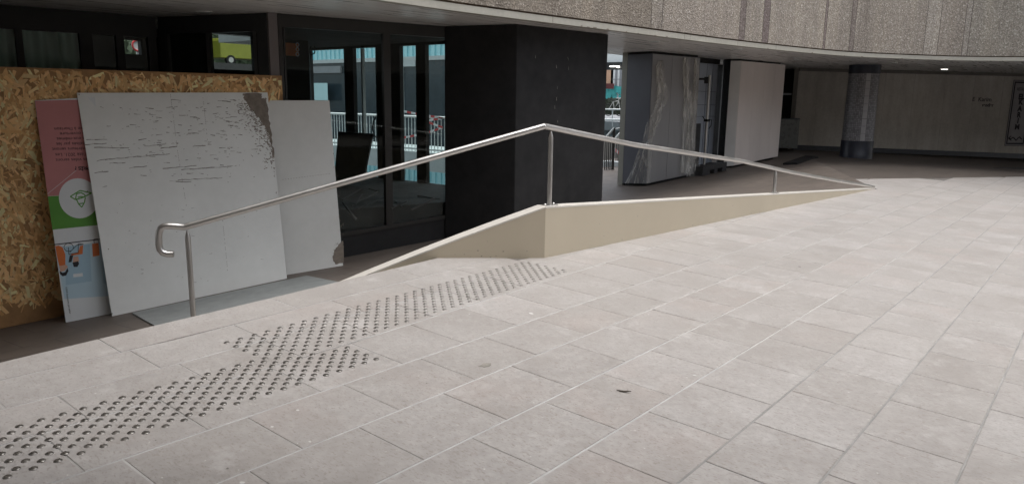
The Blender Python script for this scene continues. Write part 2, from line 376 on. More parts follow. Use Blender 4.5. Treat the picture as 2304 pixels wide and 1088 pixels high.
def text(name, body, size, mat, M4, parent, align='LEFT', extr=0.0006, scale=(1, 1), off=0.0):
    c = bpy.data.curves.new(name, 'FONT'); c.body = body; c.size = size; c.align_x = align; c.extrude = extr; c.materials.append(mat)
    o = bpy.data.objects.new(name, c); C.objects.link(o); o.parent = parent
    c.offset = off
    bpy.context.view_layer.update()
    me = bpy.data.meshes.new_from_object(o.evaluated_get(bpy.context.evaluated_depsgraph_get()))
    bpy.data.objects.remove(o); bpy.data.curves.remove(c)
    me.materials.clear(); me.materials.append(mat)
    o = bpy.data.objects.new(name, me); C.objects.link(o); o.parent = parent
    o.matrix_parent_inverse = Matrix.Translation(-V(root_loc(parent))); o.matrix_basis = M4 @ Matrix.Diagonal((scale[0], scale[1], 1, 1)); return o

# ------------------------------------------------------------------ paved plaza (tile frame O, EU, EV: u along the rows, v across)
O = V((-2.70764, 2.29846, ZC-1.350245)); EU = V((0, 0.50579, -0.0068358)); EV = V((0.399748, -0.000328, -0.0141907))
def uv(u, v): return O + EU*u + EV*v
CORNER = on_plaza(1225, 580); DPT = on_plaza(985, 580); WEND = on_plaza(1968, 425)
EDGE0 = on_plaza(0, 815)
ed = V((DPT.x-EDGE0.x, DPT.y-EDGE0.y)).normalized()
EDGE_FAR = V((EDGE0.x-ed.x*4.5, EDGE0.y-ed.y*4.5))
ROWOFF = [0.0297, 0.0668, 0.0935, 0.1081, 0.1138, 0.1185]
def vline(k, u):
    if k >= 0: return float(k)
    if k == -1: return -1.06 - 0.062*max(u, -.3)
    if k == -2: return -1.95 - 0.062*max(u+.5, -1)
    if k == -3: return -2.83 - 0.075*u if u > -1.2 else -2.74
    return -4.6 - 0.1*u
def clip(poly, a, b, c):                      # keep a*x+b*y >= c
    out = []
    for k in range(len(poly)):
        p, q = poly[k], poly[(k+1) % len(poly)]; dp, dq = a*p[0]+b*p[1]-c, a*q[0]+b*q[1]-c
        if dp >= 0: out.append(p)
        if (dp >= 0) != (dq >= 0):
            t = dp/(dp-dq); out.append((p[0]+(q[0]-p[0])*t, p[1]+(q[1]-p[1])*t))
    return out
def halfplane(P, Q):                          # right of the line P->Q
    d = V((Q[0]-P[0], Q[1]-P[1])).normalized(); n = V((d.y, -d.x)); return n.x, n.y, n.x*P[0]+n.y*P[1]
H_EDGE = halfplane(EDGE0, DPT)
wd = V((WEND.x-CORNER.x, WEND.y-CORNER.y)).normalized()
def clip_region(poly):
    cy = sum(p[1] for p in poly)/len(poly); cx_ = sum(p[0] for p in poly)/len(poly)
    if cy < CORNER.y-0.25: return clip(poly, *H_EDGE)
    if cy < WEND.y:
        a, b_, c = halfplane(CORNER, WEND); poly = clip(poly, a, b_, c-0.08)
        return clip(poly, *H_EDGE) if cy < 6 else poly
    return clip(poly, 0.12751, 0.063515, 0.50167)
pe0, pe1 = on_plaza(1985, 402), on_plaza(2300, 397.5)
PE_S = (pe1.y-pe0.y)/(pe1.x-pe0.x); PE_X, PE_Y = pe0.x, pe0.y
def PAVE_END(x): return PE_Y+PE_S*(x-PE_X)       # pale paving stops about under the edge of the storey above
tiles, jbed, gbed = MB(), MB(), MB()
GAPU = 0.0024
def gapv(k): return 0.0050 if k < 4 else 0.0042
def tone(): return (random.random(), random.random(), random.random())
for k in range(-4, 24):
    off = (ROWOFF[k] if 0 <= k < 6 else (0.12 if k >= 6 else 0.02)) + (0.5 if k % 2 == 0 else 0.0)
    L = 1.0; u = -11 + off
    if k < 0: u += {-1: 0.0, -2: -0.42, -3: 0.45, -4: 0.0}[k]
    while u < 48:
        Lk = 1.0 if k >= 0 else {-1: 1.0, -2: 1.03, -3: 1.3, -4: 2.2}[k]*random.uniform(.9, 1.12)
        u0, u1 = u, u+Lk; u = u1
        gu = GAPU/0.506*random.uniform(.5, 1.5)
        q = [(u0+gu, vline(k, u0)), (u1-gu, vline(k, u1)), (u1-gu, vline(k+1, u1)), (u0+gu, vline(k+1, u0))]
        ga, gb_ = gapv(k)/.4, gapv(k+1)/.4
        q = [(q[0][0], q[0][1]+ga), (q[1][0], q[1][1]+ga), (q[2][0], q[2][1]-gb_), (q[3][0], q[3][1]-gb_)]
        P = [uv(*p) for p in q]
        if k <= 1 or (k <= 4 and random.random() < .4):           # pale mortar in the short joints too
            g2 = gu*1.6; J = [uv(u1-g2, vline(k, u1)+.01), uv(u1+g2, vline(k, u1)+.01), uv(u1+g2, vline(k+1, u1)-.01), uv(u1-g2, vline(k+1, u1)-.01)]
            J = clip_region([(p.x, p.y) for p in J])
            if len(J) >= 3 and u1 < 8: gbed.face([(p[0], p[1], plaza_z(*p)-random.choice([.0024, .0028, .0034])) for p in J], random.choice([0, 2, 3, 3]))
        pc = sum(P, V())/4
        if pc.y > PAVE_END(pc.x)+.5 or pc.x > 6.6: continue
        poly = clip_region([(p.x, p.y) for p in P])
        poly = clip(poly, PE_S, -1.0, -(PE_Y-PE_S*PE_X)) if len(poly) > 2 else poly
        if len(poly) < 3: continue
        dz = random.uniform(-0.0006, 0.0008); tx, ty = random.uniform(-.0016, .0016), random.uniform(-.0016, .0016)
        zz = lambda x, y: plaza_z(x, y)+dz+tx*(x-pc.x)+ty*(y-pc.y)
        c = V((sum(p[0] for p in poly)/len(poly), sum(p[1] for p in poly)/len(poly)))
        a = sum(poly[i][0]*poly[(i+1) % len(poly)][1]-poly[(i+1) % len(poly)][0]*poly[i][1] for i in range(len(poly)))
        if abs(a) < 0.01: continue
        if a < 0: poly.reverse()
        cl = tone()
        e = 0.0025
        inn = [(p[0]+(c.x-p[0])*e/max(.05, (c-V(p)).length)*1.4, p[1]+(c.y-p[1])*e/max(.05, (c-V(p)).length)*1.4) for p in poly]
        top = [(p[0], p[1], zz(*p)) for p in inn]; low = [(p[0], p[1], zz(*p)-0.0022) for p in poly]; bot = [(p[0], p[1], zz(*p)-0.012) for p in poly]
        tiles.face(top, 0, cl)
        n = len(poly)
        for i in range(n):
            j = (i+1) % n
            tiles.face([low[i], low[j], top[j], top[i]], 0, cl); tiles.face([bot[i], bot[j], low[j], low[i]], 0, cl)
    # pale grout in the long joints
    for us in range(-11, 48, 2):
        g_ = gapv(k)/.4
        P = [uv(us, vline(k, us)-g_), uv(us+2, vline(k, us+2)-g_), uv(us+2, vline(k, us+2)+g_), uv(us, vline(k, us)+g_)]
        poly = clip_region([(p.x, p.y) for p in P])
        pc = sum(P, V())/4
        if len(poly) >= 3 and pc.x < 6.6 and pc.y < PAVE_END(pc.x)-.3:
            a = sum(poly[i][0]*poly[(i+1) % len(poly)][1]-poly[(i+1) % len(poly)][0]*poly[i][1] for i in range(len(poly)))
            if a < 0: poly.reverse()
            gbed.face([(p[0], p[1], plaza_z(*p)-0.0026) for p in poly], (0 if us < 2 else 2 if us < 6 else 3 if us < 12 else 1) if k < 4 else 1)
for px, py, r_ in [(670, 922, 9), (612, 960, 9), (697, 993, 8), (512, 1053, 9), (545, 1085, 12), (1060, 975, 5), (1090, 1055, 5), (1562, 844, 10), (1545, 849, 6), (1195, 705, 14), (350, 990, 6), (860, 850, 5), (1450, 1008, 6), (1800, 600, 8), (215, 885, 5), (960, 862, 6)] + [(random.uniform(100, 2300), random.uniform(700, 1085), random.uniform(2, 5)) for _ in range(70)]:
    q = on_plaza(px, py); rr = r_/F_PX*(q-CAMP).length*.55
    if q.x < -3.5: continue
    n_ = random.randint(6, 9); st_ = random.uniform(.4, 1)
    pp = [(q.x+rr*math.cos(a/n_*6.283)*random.uniform(.5, 1.1), q.y+rr*st_*math.sin(a/n_*6.283)*random.uniform(.5, 1.1)) for a in range(n_)]
    tiles.face([(p[0], p[1], plaza_z(*p)+.0018) for p in pp], 1 if random.random() < .7 else 2, (.5, .5, .5))
struct('paving_stones', tiles, [M['tile'], plain('dropping_white', (.58, .57, .55), .8, var=.1), plain('old_gum', (.20, .185, .17), .8, var=.2)])
struct('paving_grout', gbed, [M['grout'], plain('grey_grout', (0.27, 0.265, 0.255), .85, var=.2, vscale=4, fine=30), plain('worn_grout', (0.415, 0.405, 0.39), .85, var=.2, vscale=4, fine=30), plain('grubby_grout', (0.35, 0.34, 0.325), .85, var=.2, vscale=4, fine=30)])
ebx = lambda y: EDGE0.x + ed.x/ed.y*(y-EDGE0.y)
bedpoly = [(EDGE_FAR.x, EDGE_FAR.y), (6.8, EDGE_FAR.y), (6.8, 34), (-1.5, 28.5), (-8.1, 23.9), (WEND.x, WEND.y), (CORNER.x-.08, CORNER.y), (DPT.x, DPT.y)]
bed = MB(); bed.face([(p[0], p[1], plaza_z(*p)-0.007) for p in bedpoly])
struct('paving_bed', bed, M['joint'])
inner = MB(); q_ = [(-8.4, 24.2), (-1.5, 29.5), (6.8, 34.5), (6.8, PAVE_END(6.8)), (-6.0, PAVE_END(-6.0))]
q_ = clip([(p[0], p[1]) for p in q_], 0.12751, 0.063515, 0.50167)
aa = sum(q_[i][0]*q_[(i+1) % len(q_)][1]-q_[(i+1) % len(q_)][0]*q_[i][1] for i in range(len(q_)))
inner.face([(p[0], p[1], plaza_z(*p)) for p in (q_ if aa > 0 else q_[::-1])])
struct('arcade_floor', inner, mat_lane(0.72))  # darker copy of the lane paving, shade under the storey put into colour
outer = MB(); outer.face([(6.8, -4, plaza_z(6.8, -4)), (60, -4, plaza_z(6.8, -4)), (60, 60, plaza_z(6.8, 34)), (6.8, 60, plaza_z(6.8, 34))])
outer.face([(-60, -60, -1.6), (60, -60, -1.6), (60, -4.0, -1.6), (-60, -4.0, -1.6)])
struct('outer_ground', outer, M['lane'])
near = MB(); near.face([(-3.9, -14, plaza_z(-4, -3.4)), (60, -14, plaza_z(20, -3.4)), (60, EDGE_FAR.y, plaza_z(20, -3.4)), (-3.75, EDGE_FAR.y, plaza_z(-3.75, -3.4))])
struct('plaza_extension', near, M['tile'])

# lower lane in front of the shops, sloping
lane = MB()
for i in range(22):
    for j in range(30):
        x0, x1 = -14+i*0.62, -14+(i+1)*0.62; y0, y1 = -4+j*1.0, -3+j*1.0
        poly = [(x0, y0), (x1, y0), (x1, y1), (x0, y1)]
        poly = clip(poly, -0.12751, -0.063515, -0.50167)
        if len(poly) < 3: continue
        cy = sum(p[1] for p in poly)/len(poly)
        if cy < CORNER.y: a, b_, c = H_EDGE; poly = clip(poly, -a, -b_, -c)
        else:
            a, b_, c = halfplane(CORNER, WEND); poly = clip(poly, -a, -b_, -c)
        if len(poly) < 3: continue
        aa = sum(poly[q][0]*poly[(q+1) % len(poly)][1]-poly[(q+1) % len(poly)][0]*poly[q][1] for q in range(len(poly)))
        if aa < 0: poly.reverse()
        lane.face([(p[0], p[1], lane_z(*p)) for p in poly])
struct('shop_lane', lane, M['lane'])
# steps down from the plaza to the lane
st = MB(); n2 = V((-ed.y, ed.x))               # towards the lane
A0, A1 = V((EDGE_FAR.x, EDGE_FAR.y)), V((DPT.x, DPT.y))
zt = plaza_z(EDGE0.x, EDGE0.y)
for k in range(5):
    a, b_ = A0+n2*(0.32*k), A1+n2*(0.32*k)-ed*(0.38*k); a2, b2 = A0+n2*(0.32*(k+1)), A1+n2*(0.32*(k+1))-ed*(0.38*(k+1))
    st.prism([(a.x, a.y), (b_.x, b_.y), (b2.x, b2.y), (a2.x, a2.y)], lambda x, y: lane_z(x, y)-.05, (lambda kk: (lambda x, y: plaza_z(EDGE0.x, y)-0.012-0.16*(kk+1)))(k))
face = MB(); face.face([(EDGE_FAR.x, EDGE_FAR.y, -1.2), (DPT.x, DPT.y, -1.2), (DPT.x, DPT.y, plaza_z(DPT.x, DPT.y)-.004), (EDGE_FAR.x, EDGE_FAR.y, plaza_z(EDGE_FAR.x, EDGE_FAR.y)-.004)])
struct('plaza_edge', face, M['tile'])
struct('plaza_steps', st, M['tile'])

# ------------------------------------------------------------------ tactile studs
stud = MB(); stud.lathe((0, 0, 0), [(0.0150, -0.001), (0.0150, 0.0022), (0.0138, 0.0034), (0.0105, 0.0040), (0.0098, 0.0058), (0.0060, 0.0068)], 16)
sme = stud.mesh('tactile_stud', M['stud'])
for p in sme.polygons: p.use_smooth = True
try: sme.set_sharp_from_angle(angle=math.radians(32))
except Exception: pass
pts = []
for k in range(11):                            # near strip
    for i in range(30):
        a = 0.232 - 0.0995*(k % 2) - i*0.1985
        v = -0.362 - 0.0985*k
        if v < -1.12 and a > -0.86: continue
        if v < -.98 and a > -.12 and k % 2: continue
        pts.append((a/1.2645, v))
for k in range(11):                            # far strip, turned slightly
    for i in range(33):
        a = i*0.2155 + 0.10775*(k % 2); v = 0.1068*k
        s_, c_ = -0.0546, 0.9985
        A_, V_ = -0.825 + a*c_ - v*s_*1.0, -2.192 + a*s_ + v*c_
        pts.append((A_/1.2645, V_))
ps = [uv(*p) for p in pts]
ps = [p for p in ps if p.y > -1.0]
ps.sort(key=lambda p: p.length)
rq = NF.to_track_quat('Z', 'Y').to_euler()
first = None; rest = MB()
def in_view(p):
    d = p-CAMP; c = [sum(R[k][i]*d[k] for k in range(3)) for i in range(3)]
    return c[2] > 0 and -30 < CX+F_PX*c[0]/c[2] < 2330 and CY+F_PX*c[1]/c[2] < 1110
cnt = 0
for p in ps:
    seen = in_view(p)
    p = p + V((random.uniform(-.0012, .0012), random.uniform(-.0012, .0012), 0)); p.z = plaza_z(p.x, p.y)
    if seen and cnt < 300:
        o = bpy.data.objects.new('tactile_stud', sme); C.objects.link(o); o.location = p; o.rotation_euler = (rq.x, rq.y, random.random()*6)
        tag(o, 'small domed steel warning stud set in pale paving of the near strip', 'stud', 'studs of the tactile warning strip')
    else:
        i0 = len(rest.v); q = NF.to_track_quat('Z', 'Y').to_matrix()
        for vv in sme.vertices: rest.v.append(tuple(p + q @ vv.co))
        for f in sme.polygons: rest.f.append(tuple(i0+x for x in f.vertices)); rest.m.append(0); rest.c.append(None)
    cnt += seen
ro = rest.build('tactile_studs', M['stud'], smooth=True)
tag(ro, 'remaining small steel warning studs, mostly far rows running up to the cream wall corner', 'stud', 'studs of the tactile warning strip', 'stuff')
# fallen leaf
lf = MB(); q = on_plaza(1403, 881)
pl = [(-.034, 0), (-.02, .005), (0, .007), (.02, .006), (.036, .002), (.02, -.003), (0, -.004), (-.02, -.003)]
lf.hexa([q+V((a*.9+b_*.4, a*.5-b_, .003+abs(a)*.1)) for a, b_ in pl][::-1], [q+V((a*.9+b_*.4, a*.5-b_, .006+abs(a)*.1)) for a, b_ in pl][::-1])
tag(lf.build('dry_leaf', M['leaf'], fix=True), 'small dark dry leaf curled on the pale paving', 'leaf')
lf = MB(); q = on_plaza(1092, 821); lf.prism([(q.x+.024*math.cos(a/9*6.283)*(1+.25*math.sin(a*2.3)), q.y+.036*math.sin(a/9*6.283)*(1+.2*math.cos(a*3.1))) for a in range(9)], lambda x, y: plaza_z(x, y)+.0008, lambda x, y: plaza_z(x, y)+.0016)
tag(lf.build('chewing_gum', M['scratch'], fix=True), 'flat grey trodden gum spot on the paving near the stud strip', 'gum spot')

# ------------------------------------------------------------------ cream parapet wall
pw = thing('parapet_wall', (CORNER.x, CORNER.y, plaza_z(CORNER.x, CORNER.y)), 'low cream painted wall with sloping top, bent at a corner under the steel handrail', 'wall')
dd = V((DPT.x-CORNER.x, DPT.y-CORNER.y)).normalized()
PEND = V((CORNER.x+dd.x*2.95, CORNER.y+dd.y*2.95))
ztop_c = on_v(1226, 465, CORNER, DPT).z
def top_left(x, y): d = math.hypot(x-CORNER.x, y-CORNER.y); return ztop_c - 0.325*d - 0.02*d*d
zend = plaza_z(WEND.x, WEND.y)+0.012
LW = math.hypot(WEND.x-CORNER.x, WEND.y-CORNER.y)
def top_right(x, y): return ztop_c + (zend-ztop_c)*min(1, max(0, ((x-CORNER.x)*wd.x+(y-CORNER.y)*wd.y)/LW))
TW = 0.125
nd, nw = V((-dd.y, dd.x)), V((-wd.y, wd.x))
nd = nd if nd.x < 0 else -nd; nw = nw if nw.x < 0 else -nw
mit = (nd+nw).normalized()*(TW/((nd+nw).normalized().dot(nw)))
Cb = V((CORNER.x, CORNER.y))+mit
def strip(mb, front0, back0, front1, back1, z0, z1, nseg=8, mi=0):
    ring = lambda t: (V(front0).lerp(V(front1), t), V(back0).lerp(V(back1), t))
    for k in range(nseg):
        a, b_ = ring(k/nseg), ring((k+1)/nseg)
        P = [a[0], b_[0], b_[1], a[1]]
        lo = [(p.x, p.y, z0(p.x, p.y)) for p in P]
        zf = [z1(a[0].x, a[0].y), z1(b_[0].x, b_[0].y)]; hi = [(P[0].x, P[0].y, zf[0]), (P[1].x, P[1].y, zf[1]), (P[2].x, P[2].y, zf[1]), (P[3].x, P[3].y, zf[0])]
        mb.face([lo[0], lo[1], hi[1], hi[0]], mi).face([lo[2], lo[3], hi[3], hi[2]], mi).face(hi, mi)
        if k == 0: mb.face([lo[3], lo[0], hi[0], hi[3]], mi)
        if k == nseg-1: mb.face([lo[1], lo[2], hi[2], hi[1]], mi)
c2 = (CORNER.x, CORNER.y); we2 = V((WEND.x, WEND.y))
body = MB()
low = lambda x, y: floor_z(x, y)-0.12
strip(body, c2, Cb, we2, we2+nw*TW, low, lambda x, y: top_right(x, y)-.014, 6)
strip(body, c2, Cb, PEND, PEND+nd*TW, lambda x, y: lane_z(x, y)-.1, lambda x, y: top_left(x, y)-.014, 6)
random.seed(14)
for k in range(34):                            # chips and splashes along the foot of the wall
    t = random.random(); q = V(c2).lerp(we2, t**1.4*.8) if k % 3 else V(c2).lerp(V((DPT.x, DPT.y)), random.random()*.9)
    n_ = nw if k % 3 else nd; d_ = wd if k % 3 else dd; z = plaza_z(q.x, q.y)+random.expovariate(18)+.006; r_ = random.uniform(.002, .007)
    q = q - n_*.0012
    body.face([(q.x+d_.x*r_*math.cos(a)*1.4, q.y+d_.y*r_*math.cos(a)*1.4, z+r_*.7*math.sin(a)) for a in (0, 1.1, 2.0, 3.2, 4.1, 5.3)], 1)
body.build('wall_body', [M['cream'], M['scratch']], pw, fix=True)
cop = MB()
e = 0.0012
strip(cop, V(c2)-mit.normalized()*e, Cb+mit.normalized()*e, we2-nw*e+wd*.02, we2+nw*(TW+e)+wd*.02, lambda x, y: top_right(x, y)-.014, top_right, 1)
strip(cop, V(c2)-mit.normalized()*e, Cb+mit.normalized()*e, PEND-nd*e, PEND+nd*(TW+e), lambda x, y: top_left(x, y)-.014, top_left, 8)
cop.build('coping', M['cream_top'], pw, fix=True)

# ------------------------------------------------------------------ handrail
RC = V((CORNER.x, CORNER.y))+mit*0.5
def shift(p, n): return V((p.x+n.x*TW/2, p.y+n.y*TW/2, p.z))
LA, LB = V((CORNER.x, CORNER.y))+nd*TW/2, V((DPT.x, DPT.y))+nd*TW/2
RA, RB = V((CORNER.x, CORNER.y))+nw*TW/2, we2+nw*TW/2
hr = thing('handrail', (RC.x, RC.y, plaza_z(RC.x, RC.y)), 'brushed stainless steel handrail with a hooked end, peaking above the cream wall corner', 'handrail')
lp = lambda px, py: on_v(px, py, LA, LB)
rp = lambda px, py: on_v(px, py, RA, RB)
hook = [(391, 571), (376, 571), (366, 568), (360, 561), (357.5, 551), (357, 535), (358, 522), (362, 513), (369, 508.5), (380, 508), (400, 509), (414, 510.5)]
kink = lp(419, 509); apex = on_v(1225, 284, V((CORNER.x, CORNER.y))+mit*0.5, V((CORNER.x, CORNER.y))+mit*0.5+(LB-LA))
path = [lp(*h) for h in hook]
rail = MB()
rail.tube(path+[kink]+[lp(428, 506)], 0.0255, 14)
rail.tube([lp(420, 509), apex], 0.0255, 14)
RPTS = [(1426, 325.5), (1669, 362.5), (1778, 387), (1884, 406.5), (1950, 417), (1966, 420)]
rail.tube([apex]+[rp(*p) for p in RPTS], [0.0255]*4+[0.0255, 0.0255, 0.02], 14)
rail.lathe(apex, [(0.001, -0.0225), (0.016, -.016), (0.0225, 0), (0.016, 0.016), (0.001, .0225)], 14)
rail.build('rail', M['steel'], hr, smooth=True)
def post(px, zb, plane, plate, name='post', flat=False):
    t = plane; b_ = V((t.x, t.y, zb)); m = MB(); h = t.z-zb
    m.tube([b_, V((t.x, t.y, t.z-0.075)), V((t.x, t.y, t.z-0.05)), V((t.x, t.y, t.z-0.015))], [0.021, 0.021, 0.016, 0.005], 14)
    o = m.build('post', M['steel'], hr, smooth=True)
    if plate:
        d = V((wd.x, wd.y, 0)); ang = math.atan2(wd.y, wd.x); rm = Matrix.Rotation(ang, 3, 'Z')
        p = MB(); p.box(b_+V((0, 0, .004)), (.16, .075, .010), rm); p.build('base_plate', M['steel'], o, bevel=.002)
        bl = MB()
        for s_ in (-1, 1): bl.lathe(b_+rm @ V((s_*.058, 0, .009)), [(.011, 0), (.011, .008), (.007, .012)], 6)
        bl.build('bolts', M['steel'], o)
    return o
pA = rp(1240, 290); post(0, top_right(pA.x, pA.y), pA, True)
pB = rp(1746, 381); post(0, top_right(pB.x, pB.y), pB, True)
pL = lp(421, 513); post(0, lane_z(pL.x, pL.y), pL, True)

# ------------------------------------------------------------------ building above: fascia, trim, soffit
edge = [V((-6.15, -6)), V((-6.55, -2)), V((-6.74, 2)), V((-6.80, 5.0)), V((-6.79, 6.2)), V((-6.76, 7.2)), V((-6.60, 8.98)), V((-6.42, 10.58)), V((-6.26, 12.3)), V((-6.02, 14.35)), V((-5.48, 17.2)), V((-4.80, 19.2)), V((-3.35, 21.3)), V((-2.0, 22.22)), V((-0.4, 22.9)), V((1.5, 23.2)), V((4, 22.9)), V((8, 21.0))]
def spline(P, n=8):
    out = []
    for k in range(len(P)-1):
        p0, p1, p2, p3 = P[max(0, k-1)], P[k], P[k+1], P[min(len(P)-1, k+2)]
        for i in range(n):
            t = i/n; out.append(0.5*((2*p1)+(p2-p0)*t+(2*p0-5*p1+4*p2-p3)*t*t+(3*p1-p0-3*p2+p3)*t**3))
    return out+[P[-1]]
EC = spline(edge, 10); ZS = 2.6
def off_curve(P, d):
    out = []
    for k in range(len(P)):
        t = (P[min(k+1, len(P)-1)]-P[max(k-1, 0)]).normalized(); out.append(P[k]+V((t.y, -t.x))*d)      # d > 0: towards the plaza
    return out
ub = thing('overhanging_building', (-8, 10, ZS), 'curved building storey in exposed aggregate concrete, with a pale painted soffit edge, overhanging the shops', 'building')
so_ = MB()
back_y = [(-9.6, 24.2), (-9.6, 10.9), (-15.2, 10.9), (-15.2, 8.6), (-13.2, 8.6), (-13.2, -6)]
polys = [(p.x, p.y) for p in EC]
# soffit as strips between the edge curve and a back line
def back_x(y): return -13.2 if y < 8.6 else (-15.2 if y < 10.9 else -9.7)
ys = sorted(set([p.y for p in EC if p.y < 22.0] + [8.6, 10.9, 8.5999, 10.9001]))
ex = lambda y: next(a.x+(b_.x-a.x)*(y-a.y)/(b_.y-a.y) for a, b_ in zip(EC, EC[1:]) if a.y <= y <= b_.y+1e-9)
for y0, y1 in zip(ys, ys[1:]):
    if y1-y0 < 1e-6: continue
    bx = back_x((y0+y1)/2)
    so_.face([(ex(y0), y0, ZS), (bx, y0, ZS), (bx, y1, ZS), (ex(y1), y1, ZS)])
yl = ys[-1]
tail = [p for p in EC if p.y > yl+1e-6 or p.x > -1]
TE = [V((ex(yl), yl))]+tail; OB = [V((-9.7, yl)), V((-9.7, 27)), V((-2.4, 34)), V((10.5, 44))]; OL = [0.0]
for a, b_ in zip(OB, OB[1:]): OL.append(OL[-1]+(b_-a).length)
def ob(t):
    d = t*OL[-1]; k = max(i for i in range(3) if OL[i] <= d+1e-9); return OB[k].lerp(OB[k+1], (d-OL[k])/(OL[k+1]-OL[k]))
TO = [ob(k/(len(TE)-1)) for k in range(len(TE))]
for k in range(len(TE)-1): so_.face([(TE[k].x, TE[k].y, ZS), (TO[k].x, TO[k].y, ZS), (TO[k+1].x, TO[k+1].y, ZS), (TE[k+1].x, TE[k+1].y, ZS)])
so_.build('soffit', M['soffit'], ub)
rf = MB()
for y0, y1 in zip(ys, ys[1:]):
    if y1-y0 < 1e-6: continue
    bx = back_x((y0+y1)/2); rf.face([(ex(y0)-.1, y0, ZS+.5), (ex(y1)-.1, y1, ZS+.5), (bx, y1, ZS+.5), (bx, y0, ZS+.5)])
for k in range(len(TE)-1): rf.face([(TE[k].x, TE[k].y, ZS+.5), (TE[k+1].x, TE[k+1].y, ZS+.5), (TO[k+1].x, TO[k+1].y, ZS+.5), (TO[k].x, TO[k].y, ZS+.5)])
bk = [(-13.2, -6), (-13.2, 8.6), (-15.2, 8.6), (-15.2, 10.9), (-9.7, 10.9), (-9.7, 24.6)]
for a, b_ in zip(bk, bk[1:]): rf.face([(a[0], a[1], ZS), (b_[0], b_[1], ZS), (b_[0], b_[1], 6.5), (a[0], a[1], 6.5)])
rf.build('floor_slab', M['pale_grey'], ub)
tr = MB()
t0, t1 = off_curve(EC, 0.0), off_curve(EC, -0.12)
for k in range(len(EC)-1):
    tr.face([(t0[k].x, t0[k].y, ZS-.002), (t0[k+1].x, t0[k+1].y, ZS-.002), (t0[k+1].x, t0[k+1].y, ZS+.088), (t0[k].x, t0[k].y, ZS+.088)])
    tr.face([(t0[k+1].x, t0[k+1].y, ZS-.002), (t0[k].x, t0[k].y, ZS-.002), (t1[k].x, t1[k].y, ZS-.002), (t1[k+1].x, t1[k+1].y, ZS-.002)])
    tr.face([(t0[k].x, t0[k].y, ZS+.088), (t0[k+1].x, t0[k+1].y, ZS+.088), (t1[k+1].x, t1[k+1].y, ZS+.088), (t1[k].x, t1[k].y, ZS+.088)])
tr.build('trim_band', M['trim'], ub)
# joints in the trim band
jt = MB()
def at_edge(px, py):
    d = on_z(px, py, ZS); return min(range(len(EC)), key=lambda k: (EC[k]-V((d.x, d.y))).length)
for px, py in ((1243, 52), (1532, 88), (1549, 90), (1652, 103), (1750, 112), (2300, 137)):
    k = at_edge(px, py); a = EC[k]; t = (EC[min(k+1, len(EC)-1)]-EC[k-1]).normalized(); n = V((t.y, -t.x))
    p, q = a+n*.0015-t*.004, a+n*.0015+t*.004
    jt.prism([(p.x, p.y), (q.x, q.y), (q.x-n.x*.02, q.y-n.y*.02), (p.x-n.x*.02, p.y-n.y*.02)], ZS+.001, ZS+.087)
for k in range(26):                            # chips along the lower edge of the trim
    i = random.randrange(60, 150); a = EC[i]; t = (EC[i+1]-EC[i-1]).normalized(); n = V((t.y, -t.x)); wch = random.uniform(.01, .05)
    p, q = a+n*.0012-t*wch, a+n*.0012+t*wch; h = random.uniform(.004, .016)
    jt.prism([(p.x, p.y), (q.x, q.y), (q.x-n.x*.02, q.y-n.y*.02), (p.x-n.x*.02, p.y-n.y*.02)], ZS-.0035, ZS+h)
jt.build('trim_joints', M['scrape'], ub)
gr = MB(); g0, g1 = off_curve(EC, -0.012), off_curve(EC, 0.0)
for k in range(len(EC)-1):
    gr.face([(g0[k].x, g0[k].y, ZS+.086), (g0[k+1].x, g0[k+1].y, ZS+.086), (g0[k+1].x, g0[k+1].y, ZS+.115), (g0[k].x, g0[k].y, ZS+.115)])
gr.build('rusty_groove', plain('rust_line', (0.075, 0.05, 0.03), .9, var=.4, vscale=8), ub)
fa = MB(); F0 = spline([p for p in edge], 26); f0 = off_curve(F0, 0.012)
cum = [0.0]
for a, b_ in zip(F0, F0[1:]): cum.append(cum[-1]+(b_-a).length)
def s_of(px, py):
    d = on_z(px, py, ZS+.1); k = min(range(len(F0)), key=lambda k: (F0[k]-V((d.x, d.y))).length); return cum[k]
joint_px = [(1449, 66), (1468, 70), (1640, 92), (1651, 94), (1684, 98), (1694, 100), (1826, 112), (1833, 112.5), (1886, 117), (1899, 118), (2064, 125), (2089, 126), (2142, 128), (2165, 128)]
JS = [s_of(*p) for p in joint_px]
def tone_at(s):
    a = 1.0 + 0.05*math.sin(s*1.7)+0.04*math.sin(s*5.3+1)
    c = [a, a*.985, a*.965]
    for s0, s1, k in ((JS[2], JS[3], (.62, .58, .62)), (JS[4], JS[5], (.55, .50, .55)), (JS[6], JS[7], (.62, .57, .62)), (JS[8], JS[9], (.72, .69, .72)), (JS[10], JS[11], (1.12, 1.14, 1.16)), (JS[12], JS[13], (1.1, 1.13, 1.16)), (JS[0], JS[1], (.9, .9, .9)), (JS[1], JS[2], (.93, .92, .92)), (JS[13], 99, (.97, 1.0, 1.0)), (0, JS[0], (.76, .74, .71))):
        if s0 <= s < s1: c = [x*y for x, y in zip(c, k)]
    return tuple(c)
ZF0, ZF1 = ZS+.112, 15.0
RINGTOP = 7.5  # top of the unseen gallery, kept low to admit sky light
